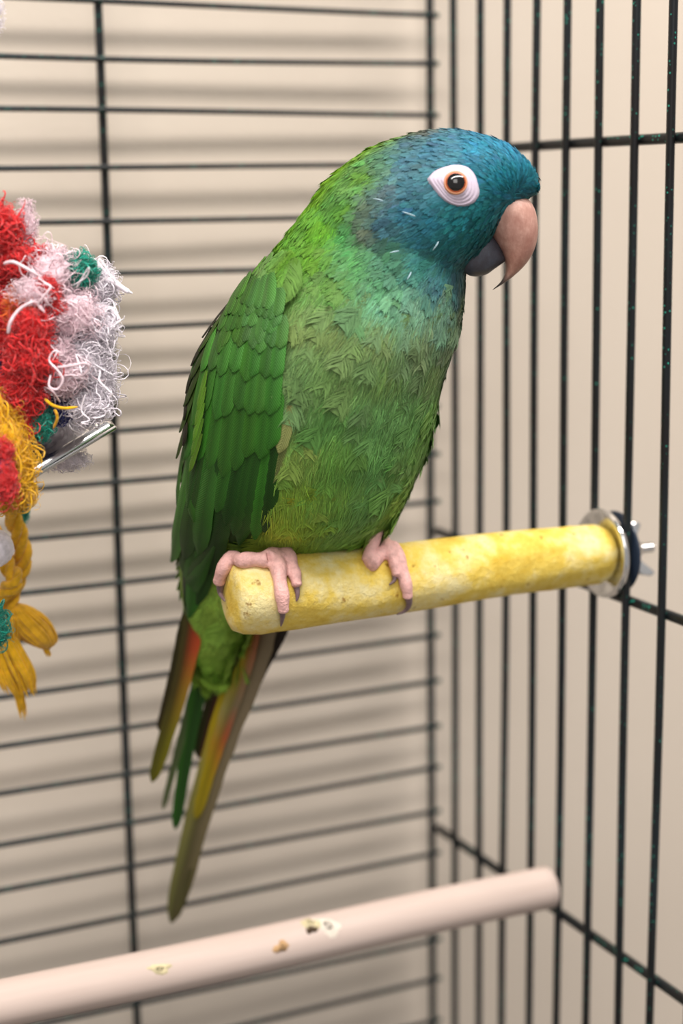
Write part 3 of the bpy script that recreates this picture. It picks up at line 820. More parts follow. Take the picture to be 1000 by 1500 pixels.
# tail
tail_root = at(322, 930, FREF + 2.0)
rs = [hring(y, xl, xr, F_, hd) for (y, xl, xr, F_, hd) in [(880, 285, 372, 1.95, 0.40), (930, 284, 372, 2.15, 0.30), (970, 285, 355, 2.3, 0.2), (1000, 290, 345, 2.45, 0.08)]]
tme = loft('tail', rs); colattr(tme, np.tile(np.array(lin((60, 60, 24))), (len(tme.vertices), 1)))
tail = adopt(obj('tail', tme, M_PLUME), bird)
def ln3(*stops):
    """colour along v from stops (v, colour)"""
    vs_ = [s[0] for s in stops]; cs_ = np.array([lin(s[1]) for s in stops])
    return lambda v: np.array([np.interp(v, vs_, cs_[:, k]) for k in range(3)])
def tfeather(path, wpx, left, right, split=0.0, profile='long', face=(-0.15, 0)):
    P = spline(np.array([list(at(x, y, FREF + F_)) for x, y, F_ in path]), 26)
    nn = (-fwd + rgt * face[0]).normalized()
    Nn = np.tile(np.array(nn), (26, 1))
    T = np.gradient(P, axis=0); T /= np.linalg.norm(T, axis=1)[:, None]
    Nn = Nn - T * (Nn * T).sum(1)[:, None]; Nn /= np.linalg.norm(Nn, axis=1)[:, None]
    def cf(u, v):
        # u grows to the left of the picture (T x N), blend between the two webs
        k = 1 / (1 + math.exp(-(u - split) * 9))
        return right(v) * (1 - k) + left(v) * k
    vane('tail_feather', P, Nn, wpx * PXU, cf, tail, profile=profile, nu=9, camber=0.10, seed=int(rng.integers(1e6)))
olive = ln3((0, (120, 112, 70)), (0.5, (128, 122, 84)), (1, (96, 96, 48)))
# outermost left pair: dark outer web, orange-red inner web fading to olive
tfeather([(287, 880, 1.6), (268, 990, 2.0), (222, 1146, 2.6)], 17, ln3((0, (70, 66, 30)), (0.6, (74, 66, 26)), (1, (108, 106, 20))), ln3((0, (190, 66, 40)), (0.35, (196, 84, 44)), (0.55, (168, 128, 40)), (0.75, (134, 128, 30)), (1, (118, 114, 20))), 0.15)
tfeather([(276, 890, 1.8), (256, 980, 2.2), (232, 1070, 2.6)], 10, ln3((0, (60, 60, 26)), (1, (70, 58, 28))), ln3((0, (70, 70, 30)), (1, (80, 70, 30))), 0)
# central green feathers
tfeather([(308, 940, 2.3), (280, 1060, 2.7), (256, 1215, 3.2)], 15, ln3((0, (56, 110, 34)), (1, (52, 106, 34))), ln3((0, (36, 74, 22)), (1, (44, 92, 30))), 0.0)
tfeather([(300, 960, 2.4), (266, 1080, 2.8), (238, 1186, 3.1)], 8, ln3((0, (70, 112, 50)), (1, (122, 128, 92))), ln3((0, (70, 112, 50)), (1, (112, 124, 82))), 0)
# maroon and dark feathers under the coverts
tfeather([(336, 930, 2.4), (316, 1020, 2.7), (290, 1110, 3.0)], 20, ln3((0, (58, 34, 20)), (1, (44, 56, 22))), ln3((0, (128, 50, 40)), (1, (92, 48, 34))), 0)
tfeather([(420, 905, 2.2), (384, 975, 2.5), (346, 1060, 2.9)], 13, ln3((0, (74, 60, 54)), (1, (104, 92, 70))), ln3((0, (48, 38, 36)), (1, (66, 56, 46))), 0)
# long right-hand feathers: yellow inner web, orange streak, grey-brown outer web
tfeather([(392, 900, 2.0), (350, 1010, 2.4), (300, 1160, 3.0), (250, 1352, 3.7)], 30, ln3((0, (190, 90, 46)), (0.16, (196, 130, 40)), (0.3, (190, 168, 30)), (0.5, (184, 160, 26)), (0.62, (150, 142, 70)), (0.8, (120, 118, 66)), (1, (110, 108, 62))), ln3((0, (132, 116, 92)), (0.5, (130, 116, 90)), (1, (104, 96, 60))), 0.05)
tfeather([(372, 925, 1.95), (345, 1010, 2.3), (312, 1110, 2.75), (286, 1200, 3.1)], 15, ln3((0, (188, 78, 44)), (0.25, (190, 168, 40)), (0.45, (168, 158, 92)), (0.6, (196, 150, 40)), (0.72, (186, 164, 24)), (1, (176, 158, 30))), ln3((0, (176, 96, 60)), (0.4, (140, 122, 92)), (0.55, (190, 96, 60)), (0.66, (196, 140, 40)), (0.78, (184, 160, 24)), (1, (170, 152, 30))), -0.2)
tfeather([(330, 1060, 2.75), (296, 1180, 3.1), (262, 1335, 3.6)], 13, ln3((0, (120, 112, 70)), (0.5, (112, 106, 66)), (1, (118, 116, 66))), ln3((0, (110, 100, 72)), (0.5, (84, 78, 48)), (1, (104, 98, 60))), 0)

# ------------------------------------------------------------------ parrot: eye
def head_pt(x, y, lift=0.0):
    p, n = hit(body_bvh, x, y)
    return p + n * (lift * U), n
ec, en = head_pt(*EYE_C)
en = (en * 0.6 - fwd * 0.4).normalized()
# bare skin ring, wrinkled in circles round the eye
NA = 64; rp = spline(np.array(RING_PX + RING_PX[:3], float), (len(RING_PX) + 2) * 8)[:len(RING_PX) * 8]
idx = np.linspace(0, len(rp) - 1, NA, endpoint=False).astype(int); rp = rp[idx]
vs = []; fs = []; KR = 22
for k in range(KR):
    t = k / (KR - 1)
    for j in range(NA):
        a = math.atan2(rp[j][1] - EYE_C[1], rp[j][0] - EYE_C[0])
        x = EYE_C[0] + (rp[j][0] - EYE_C[0]) * (t * 1.07) + 12 * math.cos(a) * (1 - t)
        y = EYE_C[1] + (rp[j][1] - EYE_C[1]) * (t * 1.07) + 12 * math.sin(a) * (1 - t)
        p, n = head_pt(x, y)
        lift = 0.05 + 0.10 * (1 - t) ** 1.5 + 0.006 * math.sin(t * 34 + 1.4 * math.sin(a * 3)) - 0.07 * max(0, t - 0.85) / 0.15
        vs.append(p + n * (lift * U))
for k in range(KR - 1):
    for j in range(NA):
        a = k * NA + j; b_ = k * NA + (j + 1) % NA
        fs.append((a, b_, b_ + NA, a + NA))
er = adopt(obj('eye_ring', mesh('eye_ring', vs, fs), M_RING), bird); fix_normals(er.data)
# eyeball: pupil dome, orange iris and tan rim
et = (rgt - en * rgt.dot(en)).normalized(); eb = en.cross(et)
def dome(name, r0, r1, h0, h1, m, lift, n=40, k=8):
    vs = []; fs = []
    for i in range(k):
        t = i / (k - 1); r = r0 + (r1 - r0) * t; h = h0 + (h1 - h0) * (1 - (1 - t) ** 2 if r1 < r0 else t)
        for j in range(n):
            a = j * math.tau / n
            vs.append(ec + (et * math.cos(a) + eb * math.sin(a)) * (r * PXU) + en * (lift * U + h * PXU))
    for i in range(k - 1):
        for j in range(n):
            a = i * n + j; b_ = i * n + (j + 1) % n
            fs.append((a, b_, b_ + n, a + n))
    fs.append(tuple((k - 1) * n + j for j in range(n)))
    me = mesh(name, vs, fs); fix_normals(me)
    return obj(name, me, m)
eye = adopt(dome('eye', 17.8, 15.2, -6, 3.5, M_TAN, 0.10), bird)
for nm, a, b_, c, d_, m in (('iris', 16.0, 11, 1.5, 4.6, M_IRIS), ('pupil', 12.8, 0.6, 4.0, 8.4, M_PUPIL)):
    q = dome(nm, a, b_, c, d_, m, 0.10); q.parent = eye

for k, (x0, y0, x1, y1) in enumerate([(562, 297, 549, 295), (582, 369, 568, 374), (640, 350, 630, 361), (598, 400, 591, 412), (608, 317, 588, 311)]):
    a, n_ = head_pt(x0, y0, 0.12); b_, _ = head_pt(x1, y1, 0.16)
    V_, F_ = tube_arrays(spline(np.array([list(a), list((a + b_) / 2 + n_ * 0.02 * U), list(b_)]), 8), np.array([.4, 1, 1.1, 1.1, 1, .8, .5, .2]) * 1.0 * PXU, 6)
    adopt(obj('pin_feather', mesh('pin_feather', V_, F_), M_PIN), bird)
# ------------------------------------------------------------------ parrot: beak
def mat_beak():
    m, N, L, b = mat('pink_horn_beak', rough=0.42, spec=0.4)
    a = N.new('ShaderNodeAttribute'); a.attribute_name = 'col'
    t = noise(N, L, 330, 6, rough=0.7, stretch=(1, 1, 0.6)); r = ramp(N, L, t.outputs[0], [(0.33, (0.82, 0.74, 0.72)), (0.52, (1, 1, 1)), (0.66, (1.2, 1.3, 1.32))])
    mx = N.new('ShaderNodeMix'); mx.data_type = 'RGBA'; mx.blend_type = 'MULTIPLY'; mx.inputs[0].default_value = 1
    L.new(a.outputs['Color'], mx.inputs[6]); L.new(r.outputs[0], mx.inputs[7]); L.new(mx.outputs[2], b.inputs['Base Color'])
    bump(N, L, b, t.outputs[0], 0.35, 0.0004)
    return m
M_BEAK = mat_beak()
def beak(name, rows, colf, nseg=34):
    """rows: outer px (x,y), inner px (x,y), half width in units"""
    R_ = spline(np.array(rows, float), nseg); rings = []; C = []
    for i, (xo, yo, xi, yi, hw) in enumerate(R_):
        a = at(xo, yo, hdep(xo)); b_ = at(xi, yi, hdep(xi)); c = (a + b_) / 2; h = (a - b_) / 2
        rg = []
        for j in range(28):
            th = j * math.tau / 28; cx, sx_ = math.cos(th), math.sin(th)
            k = 1.0 if sx_ < 0 else 1 - 0.25 * sx_ ** 3
            rg.append(c + h * math.copysign(abs(sx_) ** 0.9, sx_) + F0 * (hw * U * math.copysign(abs(cx) ** 0.85, cx) * k))
            C.append(colf(i / (nseg - 1), sx_))
        rings.append(rg)
    me = loft(name, rings); colattr(me, np.clip(np.array(C), 0, 1))
    return adopt(obj(name, me, M_BEAK), bird)
bk = ln3((0, (206, 166, 152)), (0.3, (198, 150, 136)), (0.6, (192, 140, 124)), (0.8, (172, 128, 112)), (0.9, (96, 84, 80)), (1, (34, 32, 34)))
def beakcol(t, s):
    c = bk(min(1, max(0, t - 0.03 * s))) * 0.84
    return c * (1 - 0.12 * max(0, -s - 0.5))
beak('upper_beak', [(738, 277, 700, 318, 0.52), (753, 281, 706, 327, 0.52), (770, 288, 714, 338, 0.50), (782, 304, 721, 350, 0.46), (787, 325, 728, 361, 0.41), (787, 346, 734, 371, 0.35),
                    (782, 366, 738, 381, 0.29), (772, 384, 740, 391, 0.22), (758, 399, 739, 402, 0.15), (742, 412, 733, 413, 0.08), (723, 424, 721, 424.5, 0.015)], beakcol)
lb = ln3((0, (82, 82, 92)), (0.5, (62, 63, 72)), (0.85, (48, 48, 54)), (1, (70, 64, 66)))
beak('lower_beak', [(690, 326, 678, 398, 0.38), (707, 329, 688, 404, 0.40), (718, 339, 700, 405, 0.385), (727, 351, 712, 402, 0.345), (734, 363, 722, 395, 0.28), (738, 374, 732, 388, 0.2), (741, 379, 738, 384, 0.08)], lambda t, s: lb(t))
# cere: bare strip with the nostril above the beak
cv, cn = head_pt(748, 279)
cere_p = [at(x, y, hdep(x) - 0.30) for x, y in ((728, 292), (738, 284), (750, 279), (762, 281))]
V_, F_ = tube_arrays(spline(np.array([list(p) for p in cere_p]), 14), np.interp(np.linspace(0, 1, 14), [0, 0.5, 1], [0.03, 0.075, 0.03]) * U, 10)
adopt(obj('cere', mesh('cere', V_, F_), mat_plain('grey_pink_cere', lin((120, 92, 92)), 0.6, var=0.2)), bird)

# ------------------------------------------------------------------ parrot: feet
def perch_pt(x, y, lift):
    p, n = hit(perch_bvh, x, y)
    return p + n * (lift * U), n
def toe_curve(path, lift, n=26):
    P = []
    for x, y in spline(np.array(path, float), n):
        p, nn = perch_pt(x, y, lift); P.append(list(p))
    P = np.array(P)
    for _ in range(2): P[1:-1] = (P[:-2] + 2 * P[1:-1] + P[2:]) / 4
    return P
def foot(name, toes, claws, ankle, tarsus_top):
    """knuckle, shank and toes joined in one skin, claws as children"""
    bm = bmesh.new(); curves = []; rads = []
    for path, r0, r1 in toes:
        P = toe_curve(path, r0 * 0.72)
        t = np.linspace(0, 1, len(P))
        r = (r0 + (r1 - r0) * t) * (1 + 0.10 * np.cos(t * 3 * math.tau)) * np.where(t > 0.93, 0.8, 1.0) * U
        curves.append(P); rads.append(r)
    a0, _ = perch_pt(*ankle, 0.10); a0 = a0 + F0 * (0.15 * U)
    top = at(*tarsus_top)
    curves.append(spline(np.array([list(a0 - F0 * 0.0), list((a0 + top) / 2), list(top)]), 10)); rads.append(np.full(10, 0.12 * U))
    # one hidden hind toe clasping the back of the perch
    back = []
    for k, aa in enumerate(np.linspace(1.45, 3.6, 14)):
        back.append([a0.x, PY + 0.80 * U * math.cos(math.pi - aa - math.pi / 2 + 0.1 + math.pi * 0) if False else PY + 0.80 * U * math.sin(aa - 1.45), PZ + 0.80 * U * math.cos(aa - 1.45)])
    curves.append(np.array(back)); rads.append(np.linspace(0.15, 0.10, 14) * U)
    me = tubes(name + '_raw', curves, rads, 12)
    o = bpy.data.objects.new('tmp', me); COL.objects.link(o)
    md = o.modifiers.new('r', 'REMESH'); md.mode = 'VOXEL'; md.voxel_size = 0.028 * U; md.use_smooth_shade = True
    md = o.modifiers.new('s', 'SMOOTH'); md.factor = 0.5; md.iterations = 4
    d = bpy.context.evaluated_depsgraph_get(); d.update()
    fm = bpy.data.meshes.new_from_object(o.evaluated_get(d)); fm.name = name
    bpy.data.objects.remove(o)
    f_ = adopt(obj(name, fm, M_SKIN), bird)
    for path, r0, off in claws:
        P = toe_curve(path, off, 12)
        V, F = tube_arrays(P, np.linspace(r0, 0.012, 12) * U, 10)
        c = obj('claw', mesh('claw', V, F), M_CLAW); c.parent = f_
    return f_
foot('foot', [([(392, 806), (368, 806), (346, 818), (333, 838), (328, 856)], 0.15, 0.115), ([(396, 806), (403, 830), (407, 855), (410, 880), (411, 893)], 0.165, 0.105), ([(414, 806), (422, 824), (429, 845), (432, 862)], 0.14, 0.10)],
     [([(328, 852), (327, 868), (334, 880)], 0.09, 0.06), ([(411, 888), (412, 902), (410, 914)], 0.075, 0.05), ([(432, 858), (434, 872), (432, 880)], 0.065, 0.05)], (402, 808), (405, 770, FREF + 0.1))
foot('foot', [([(560, 798), (568, 812), (575, 830), (577, 846)], 0.13, 0.09), ([(566, 790), (577, 812), (586, 838), (592, 862), (593, 874)], 0.14, 0.10)],
     [([(576, 842), (575, 851), (568, 856)], 0.06, 0.05), ([(593, 868), (597, 880), (592, 890), (579, 895)], 0.085, 0.07)], (562, 796), (558, 760, FREF + 0.1))

# ------------------------------------------------------------------ hanging rope toy
TD = 27.6
toy = empty('rope_toy', at(-30, 1010, TD + 1.0))
tag(toy, 'hanging cotton rope toy with red, white, yellow and teal frayed tufts', 'toy')
def fibre(name, c, sub=0.0):
    m, N, L, b = mat(name, lin(c), 0.9, 0, 0.1)
    b.inputs['Sheen Weight'].default_value = 0.3
    t = noise(N, L, 320, 3)
    r = ramp(N, L, t.outputs[0], [(0.3, tuple(x * 0.78 for x in lin(c))), (0.7, tuple(min(1, x * 1.15) for x in lin(c)))])
    L.new(r.outputs[0], b.inputs['Base Color'])
    return m
FM = {'red': fibre('red_cotton', (222, 44, 46)), 'white': fibre('white_cotton', (240, 232, 240)), 'pink': fibre('pinkish_white_cotton', (240, 214, 222)), 'teal': fibre('teal_cotton', (20, 150, 128)),
      'yellow': fibre('yellow_cotton', (232, 178, 24)), 'navy': fibre('navy_cotton', (44, 46, 112)), 'orange': fibre('orange_cotton', (234, 112, 40)), 'gold': fibre('golden_cotton', (216, 164, 36))}
PT = TD * U / FPX
def curls(center, rx, ry, rz, n, length, wild, g, drift=(0, 0), nseg=16, start=0.75):
    """curly yarn ends filling an ellipsoid; sizes in px at the toy"""
    c = np.array(at(center[0], center[1], TD + center[2]))
    B = np.array([np.array(R0) * rx * PT, np.array(F0) * rz * PT, np.array((0, 0, 1.0)) * ry * PT])
    dr = np.array([drift[0], 0, -drift[1]])
    nrm = lambda a: a / (np.linalg.norm(a, axis=1)[:, None] + 1e-9)
    v = nrm(g.normal(0, 1, (n, 3))); q = v * (g.random((n, 1)) ** (1 / 3) * start)
    d = nrm(v * 0.6 + g.normal(0, 0.6, (n, 3)) + dr); curl = g.normal(0, 1, (n, 3))
    st = length * (0.6 + 0.8 * g.random((n, 1))) / nseg; out = []
    for k in range(nseg):
        out.append(c + q @ B)
        d = d + wild * np.cross(curl, d) + g.normal(0, wild * 0.35, (n, 3)) + dr * 0.12
        d = nrm(np.where((q ** 2).sum(1)[:, None] > 0.9, d - q * 0.35, d))
        ch = g.random(n) < 0.15; curl[ch] = g.normal(0, 1, (ch.sum(), 3))
        q = q + d * st / np.array([rx, rz, ry])
    return list(np.stack(out, 1))
def tuft(center, rx, ry, colour, n, r=1.7, length=60, wild=0.45, seed=0, drift=(0, 0), label=None, fuzz=560, rz=None, start=0.75):
    g = np.random.default_rng(seed); rz = rz or (rx + ry) / 2 * 0.8
    cu = curls(center, rx, ry, rz, int(n * 2.2), length, wild * 0.62, g, drift, start=start)
    rd = [np.interp(np.linspace(0, 1, 16), [0, 0.15, 0.8, 1], [0.6, 1, 0.9, 0.3]) * r * 0.40 * PT * (0.4 + 1.2 * g.random()) for _ in cu]
    cf = curls(center, rx * 1.12, ry * 1.12, rz * 1.12, fuzz, length * 0.42, wild * 1.7, g, drift, nseg=8, start=1.0)
    cu += cf; rd += [np.full(8, 0.34 * PT) for _ in cf]
    tm = tubes('cotton_tuft', cu, rd, 3)
    bm = bmesh.new(); bm.from_mesh(tm); n0 = len(bm.verts)
    core = bmesh.ops.create_icosphere(bm, subdivisions=3, radius=1)['verts']; ph = g.uniform(0, 6.28, 6)
    c0 = at(center[0], center[1], TD + center[2])
    for v in core:
        d = v.co.normalized(); k = 0.74 + 0.10 * math.sin(5 * d.x + ph[0]) * math.sin(6 * d.z + ph[1]) + 0.07 * math.sin(11 * d.y + 7 * d.z + ph[2]) + 0.05 * math.sin(17 * d.x + 13 * d.z + ph[3]) + g.normal(0, 0.012)
        v.co = c0 + R0 * (d.x * k * rx * PT) + F0 * (d.y * k * rz * PT) + ZUP * (d.z * k * ry * PT)
    bm.to_mesh(tm); bm.free(); tm.polygons.foreach_set('use_smooth', [True] * len(tm.polygons))
    o = adopt(obj('cotton_tuft', tm, FM[colour]), toy)
    if label: o['label'] = label
    return o
# hanging cord above (a frayed white cotton rope just outside the picture) up to the cage roof wires
def rope(name, path, rpx, colour, strands=3, turns=6, n=90, label=None, sides=10):
    P = spline(np.array([list(at(x, y, TD + d_)) for x, y, d_ in path]), n)
    T = np.gradient(P, axis=0); T /= np.linalg.norm(T, axis=1)[:, None]
    A = np.cross(T, np.array(F0)); A /= np.linalg.norm(A, axis=1)[:, None]; B = np.cross(T, A)
    cs_ = []; rd = []
    for s in range(strands):
        th = np.linspace(0, turns * math.tau, n) + s * math.tau / strands
        cs_.append(P + (np.cos(th)[:, None] * A + np.sin(th)[:, None] * B) * (rpx * 0.55 * PT)); rd.append(np.full(n, rpx * 0.56 * PT))
        g = np.random.default_rng(s + int(rpx * 10))
        for q in range(9):                       # yarns on each strand
            ph = g.uniform(0, 6.28); tt = th * 3.1 + ph
            cs_.append(cs_[-1 - q] + (np.cos(tt)[:, None] * A + np.sin(tt)[:, None] * B) * (rpx * 0.5 * PT)); rd.append(np.full(n, rpx * 0.13 * PT))
    o = adopt(obj(name, tubes(name, cs_, rd, sides if strands > 3 else 7), FM[colour]), toy)
    if label: o['label'] = label
    return o
rope('hanging_cord', [(-30, -330, 0.3), (-26, 0, 0.3), (-24, 200, 0.3), (-20, 420, 0.4)], 11, 'white', turns=14, n=120)
tuft((-20, 22, 0.2), 24, 36, 'white', 26, 1.2, 40, 0.5, 1)
spec = [
 ((4, 335, -0.3), 26, 32, 'red', 70, 2.4, 90, 0.5, (0, 0)), ((18, 380, -0.2), 36, 26, 'red', 70, 2.2, 80, 0.45, (0, 0)), ((55, 378, -0.1), 14, 16, 'red', 26, 2.2, 50, 0.6, (0, -0.2)),
 ((-22, 420, 0), 36, 80, 'red', 80, 2.6, 90, 0.4, (0, 0.3)), ((4, 470, -0.3), 16, 56, 'red', 50, 2.4, 80, 0.4, (0, 0.3)),
 ((40, 330, 0), 12, 34, 'pink', 16, 1.0, 60, 0.7, (0, -0.3)), ((72, 400, -0.1), 46, 38, 'pink', 90, 2.2, 80, 0.5, (0, 0)), ((45, 435, -0.5), 30, 24, 'pink', 46, 2.0, 70, 0.5, (0.2, 0.1)),
 ((118, 396, 0.0), 24, 26, 'teal', 70, 2.4, 50, 0.45, (0, 0)), ((105, 410, 0.3), 40, 36, 'white', 70, 2.2, 70, 0.45, (0, 0)), ((146, 418, 0.5), 24, 34, 'white', 44, 2.0, 70, 0.35, (0.4, 0.4)),
 ((100, 460, -0.1), 48, 40, 'pink', 110, 2.2, 80, 0.5, (0, 0)), ((138, 480, 0.2), 36, 42, 'white', 110, 2.2, 80, 0.5, (0, 0.1)), ((118, 530, 0.1), 44, 44, 'white', 120, 2.3, 90, 0.5, (0, 0.1)),
 ((142, 560, 0.3), 26, 50, 'white', 90, 2.3, 90, 0.45, (0, 0.3)), ((92, 545, -0.2), 34, 36, 'pink', 60, 1.8, 90, 0.6, (0, 0)), ((122, 595, 0.1), 38, 28, 'white', 80, 2.4, 80, 0.45, (0.1, 0.2)), ((82, 515, -0.3), 22, 20, 'pink', 26, 1.4, 80, 0.7, (0, 0)),
 ((70, 425, -0.45), 14, 18, 'red', 14, 1.6, 60, 0.5, (0.1, 0.3)), ((78, 448, -0.4), 16, 12, 'red', 12, 1.5, 50, 0.4, (0.4, 0.4)),
 ((42, 480, -0.6), 30, 34, 'red', 80, 2.5, 80, 0.45, (0, 0.2)), ((40, 525, -0.6), 34, 36, 'red', 100, 2.5, 90, 0.45, (0, 0.2)), ((30, 570, -0.5), 34, 34, 'red', 80, 2.3, 80, 0.4, (0, 0.5)), ((32, 605, -0.4), 22, 30, 'red', 40, 1.8, 80, 0.3, (0, 0.9)),
 ((34, 445, -0.5), 24, 18, 'orange', 36, 1.8, 50, 0.5, (0, 0)), ((18, 458, -0.5), 14, 26, 'orange', 22, 2.0, 50, 0.5, (0, 0)), ((2, 520, -0.2), 16, 22, 'navy', 30, 2.2, 50, 0.4, (0, 0)),
 ((84, 604, 0.0), 26, 18, 'navy', 50, 2.2, 50, 0.45, (0, 0)), ((58, 618, -0.3), 20, 26, 'teal', 70, 1.9, 50, 0.5, (0, 0.2)), ((16, 560, 0.4), 50, 60, 'navy', 60, 3.0, 80, 0.3, (0, 0)),
 ((60, 500, 0.9), 70, 110, 'white', 140, 3.2, 120, 0.4, (0, 0)), ((-10, 500, 0.9), 50, 120, 'red', 90, 3.2, 120, 0.4, (0, 0)),
 ((96, 672, 0.9), 36, 16, 'white', 34, 2.0, 50, 0.45, (0, 0.1)),
 ((-4, 610, -0.7), 22, 44, 'yellow', 70, 2.6, 120, 0.16, (0.15, 1.2)), ((10, 650, -0.8), 30, 48, 'yellow', 90, 2.4, 110, 0.2, (0.15, 1.1)), ((30, 700, -0.8), 18, 38, 'yellow', 50, 2.2, 80, 0.35, (0.1, 1.0)), ((4, 716, -0.7), 22, 30, 'yellow', 50, 2.0, 70, 0.4, (0, 0.8)),
 ((4, 660, -1.3), 14, 16, 'red', 20, 2.0, 50, 0.4, (0, 0.3)), ((8, 700, -1.4), 12, 28, 'red', 26, 2.2, 60, 0.3, (0.3, 1.0)), ((2, 690, -1.35), 10, 18, 'navy', 14, 2.0, 40, 0.4, (0, 0.3)),
 ((30, 750, 2.6), 10, 18, 'teal', 26, 2.4, 40, 0.4, (0, 0.3)), ((-8, 918, 1.0), 20, 34, 'teal', 60, 2.4, 60, 0.45, (0, 0.2)),
]
for i, (c, rx, ry, colr, n, r, ln_, wild, dr) in enumerate(spec):
    tuft(c, rx, ry, colr, n, r, ln_, wild, 50 + i, dr)
# loose single yarns
def yarn(path, colour, r, seed=0):
    P = spline(np.array([list(at(x, y, TD + d_)) for x, y, d_ in path]), 40)
    V, F = tube_arrays(P, np.interp(np.linspace(0, 1, 40), [0, 0.1, 0.85, 1], [0.7, 1, 0.9, 0.25]) * r * 0.6 * PT, 7)
    return adopt(obj('loose_yarn', mesh('loose_yarn', V, F), FM[colour]), toy)
yarn([(66, 585, -0.7), (78, 594, -0.8), (94, 598, -0.7), (114, 596, -0.6)], 'yellow', 4)
yarn([(80, 600, -0.6), (84, 612, -0.7), (78, 628, -0.6)], 'gold', 4)
yarn([(12, 488, -1.2), (16, 470, -1.25), (30, 452, -1.2), (52, 440, -1.2)], 'pink', 4)
yarn([(6, 386, -0.9), (20, 384, -1.0), (40, 394, -1.0), (60, 406, -0.9)], 'pink', 4)
yarn([(132, 378, 0.2), (146, 390, 0.3), (160, 408, 0.4), (176, 420, 0.4), (194, 430, 0.4)], 'white', 6)
yarn([(150, 408, 0.3), (165, 412, 0.3), (182, 424, 0.3), (190, 428, 0.3)], 'white', 7)
yarn([(148, 450, 0.2), (162, 452, 0.2), (170, 462, 0.2), (176, 470, 0.2)], 'white', 6)
yarn([(64, 415, -0.9), (74, 420, -1.0), (66, 432, -1.0), (56, 446, -0.9), (66, 458, -0.9)], 'pink', 3)
yarn([(74, 550, -0.9), (72, 566, -1.0), (84, 570, -1.0), (92, 556, -1.0), (84, 542, -1.0), (72, 528, -0.9), (80, 514, -0.9), (94, 520, -0.9)], 'pink', 2.6)
yarn([(84, 538, -0.9), (104, 536, -1.0), (124, 532, -1.0), (130, 540, -0.9), (120, 550, -0.9), (112, 546, -0.9)], 'pink', 3)
for k in range(9):
    g = np.random.default_rng(900 + k); x = g.uniform(60, 150); y = g.uniform(400, 590)
    pts = [(x, y, -0.5)]
    for q in range(4): pts.append((pts[-1][0] + g.normal(0, 14), pts[-1][1] + g.normal(4, 14), -0.55 + g.normal(0, 0.1)))
    yarn(pts, 'pink' if x < 105 else 'white', 2.0)

# polished metal plate with a beaded rim among the tufts
pa = at(44, 688, TD - 0.55); pb = at(167, 615, TD + 0.9)
e1 = (pb - pa); e2 = (F0 * 2.2 * U - R0 * 1.6 * U + ZUP * 0.95 * U)
pa = pa - e1 * 0.5; e1 = pb - pa
pn = e1.cross(e2).normalized()
if pn.z < 0: pn = -pn
vs = []; fs = []; n1, n2 = 30, 14
for s in (0, 1):
    for i in range(n1 + 1):
        for j in range(n2 + 1):
            u, v = i / n1, j / n2
            q = pa + e1 * u + e2 * v
            lip = 0.10 * math.exp(-((v) / 0.10) ** 2)
            vs.append(q - pn * (lip * U) * (1 if s == 0 else 1) - pn * (0.045 * U * s) + pn * (0.02 * U * math.sin(u * 9) * v))
m_ = (n1 + 1) * (n2 + 1); idg = lambda s, i, j: s * m_ + i * (n2 + 1) + j
for i in range(n1):
    for j in range(n2):
        fs.append((idg(0, i, j), idg(0, i + 1, j), idg(0, i + 1, j + 1), idg(0, i, j + 1)))
        fs.append((idg(1, i, j), idg(1, i, j + 1), idg(1, i + 1, j + 1), idg(1, i + 1, j)))
for i in range(n1):
    for j in (0, n2): fs.append((idg(0, i, j), idg(0, i + 1, j), idg(1, i + 1, j), idg(1, i, j)))
for j in range(n2):
    for i in (0, n1): fs.append((idg(0, i, j), idg(0, i, j + 1), idg(1, i, j + 1), idg(1, i, j)))
pm = mesh('metal_plate', vs, fs); fix_normals(pm)
plate = adopt(obj('metal_plate', pm, M_STEEL), toy)
plate['label'] = 'polished metal plate with a beaded edge'
bvs = []; bfs = []; K = 90
bm = bmesh.new()
for k in range(K):
    q = pa + e1 * ((k + 0.5) / K) - pn * (0.155 * U)
    bmesh.ops.create_icosphere(bm, subdivisions=1, radius=0.05 * U, matrix=Matrix.Translation(q))
bme = bpy.data.meshes.new('beaded_rim'); bm.to_mesh(bme); bm.free()
bo = obj('beaded_rim', bme, M_STEEL); bo.parent = plate

# knotted golden rope, white ball and tassels hanging below
rope('knotted_rope', [(-6, 640, 0.6), (8, 715, 1.3), (16, 750, 2.2), (28, 785, 2.5), (34, 820, 2.5), (24, 850, 2.5), (14, 880, 2.5), (22, 905, 2.5)], 14, 'gold', turns=3.2)
rope('knotted_rope', [(-34, 730, 2.2), (-14, 770, 2.9), (10, 825, 2.3), (22, 850, 2.0), (4, 868, 2.1), (-20, 880, 2.4)], 13, 'gold', turns=2.5)
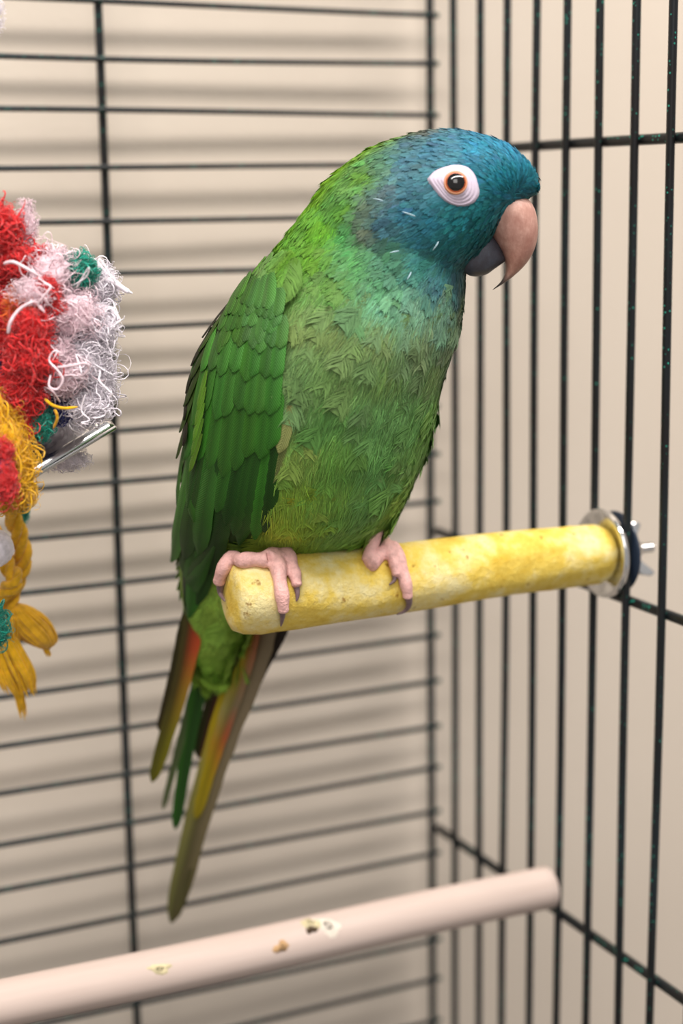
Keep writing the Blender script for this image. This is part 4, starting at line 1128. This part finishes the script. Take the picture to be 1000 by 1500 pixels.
# ball
g = np.random.default_rng(5); bm = bmesh.new(); bmesh.ops.create_icosphere(bm, subdivisions=5, radius=1)
cb = at(-8, 803, TD + 1.5)
for v in bm.verts:
    d = v.co.normalized(); k = 1 + 0.025 * math.sin(9 * d.x + 4 * d.z) * math.sin(8 * d.y + 3 * d.x) + 0.01 * g.normal()
    v.co = cb + d * (30 * PT * k)
bme = bpy.data.meshes.new('felt_ball'); bm.to_mesh(bme); bm.free(); bme.polygons.foreach_set('use_smooth', [True] * len(bme.polygons))
adopt(obj('felt_ball', bme, FM['white']), toy)
def tassel(top, bottom, w0, w1, colour, n, r, seed, closed=False):
    """a bound bundle of yarns from top to bottom"""
    g = np.random.default_rng(seed); cs_ = []; rd = []
    for k in range(n):
        a = g.uniform(0, math.tau); q = math.sqrt(g.random()); e = 0.8 + 0.35 * g.random(); pts = []
        for t in np.linspace(0, 1, 14):
            tt = t * e
            wd = w0 + (w1 - w0) * math.sin(min(1, tt) * math.pi * 0.62)
            if closed: wd = w1 * math.sqrt(max(0.02, 1 - (2 * min(1, t) - 1) ** 2)); tt = t * (0.9 + 0.1 * e)
            elif tt > 0.8: wd *= 1 - 0.5 * (tt - 0.8)
            x = top[0] + (bottom[0] - top[0]) * tt + q * math.cos(a + 0.5 * t) * wd + g.normal(0, 0.6)
            y = top[1] + (bottom[1] - top[1]) * tt + g.normal(0, 0.6)
            p = at(x, y, TD + top[2] + (bottom[2] - top[2]) * tt) + F0 * (q * math.sin(a + 0.5 * t) * wd * PT)
            pts.append(list(p))
        P = np.array(pts); P[1:-1] = (P[:-2] + P[1:-1] + P[2:]) / 3
        cs_.append(P); rd.append(np.interp(np.linspace(0, 1, 14), [0, 0.8, 1], [1, 1, 0.35]) * r * PT)
    return adopt(obj('tassel', tubes('tassel', cs_, rd, 6), FM[colour]), toy)
tassel((22, 884, 2.5), (68, 950, 2.6), 14, 31, 'gold', 220, 2.2, 1, True)
tassel((4, 930, 2.2), (28, 1008, 2.4), 16, 28, 'yellow', 130, 2.4, 2)
tassel((22, 985, 2.4), (34, 1046, 2.7), 8, 6, 'yellow', 20, 1.8, 3)
tassel((10, 900, 2.3), (0, 950, 2.3), 20, 26, 'gold', 90, 2.6, 4)
tassel((60, 935, 2.6), (72, 962, 2.6), 4, 4, 'gold', 10, 2, 5)
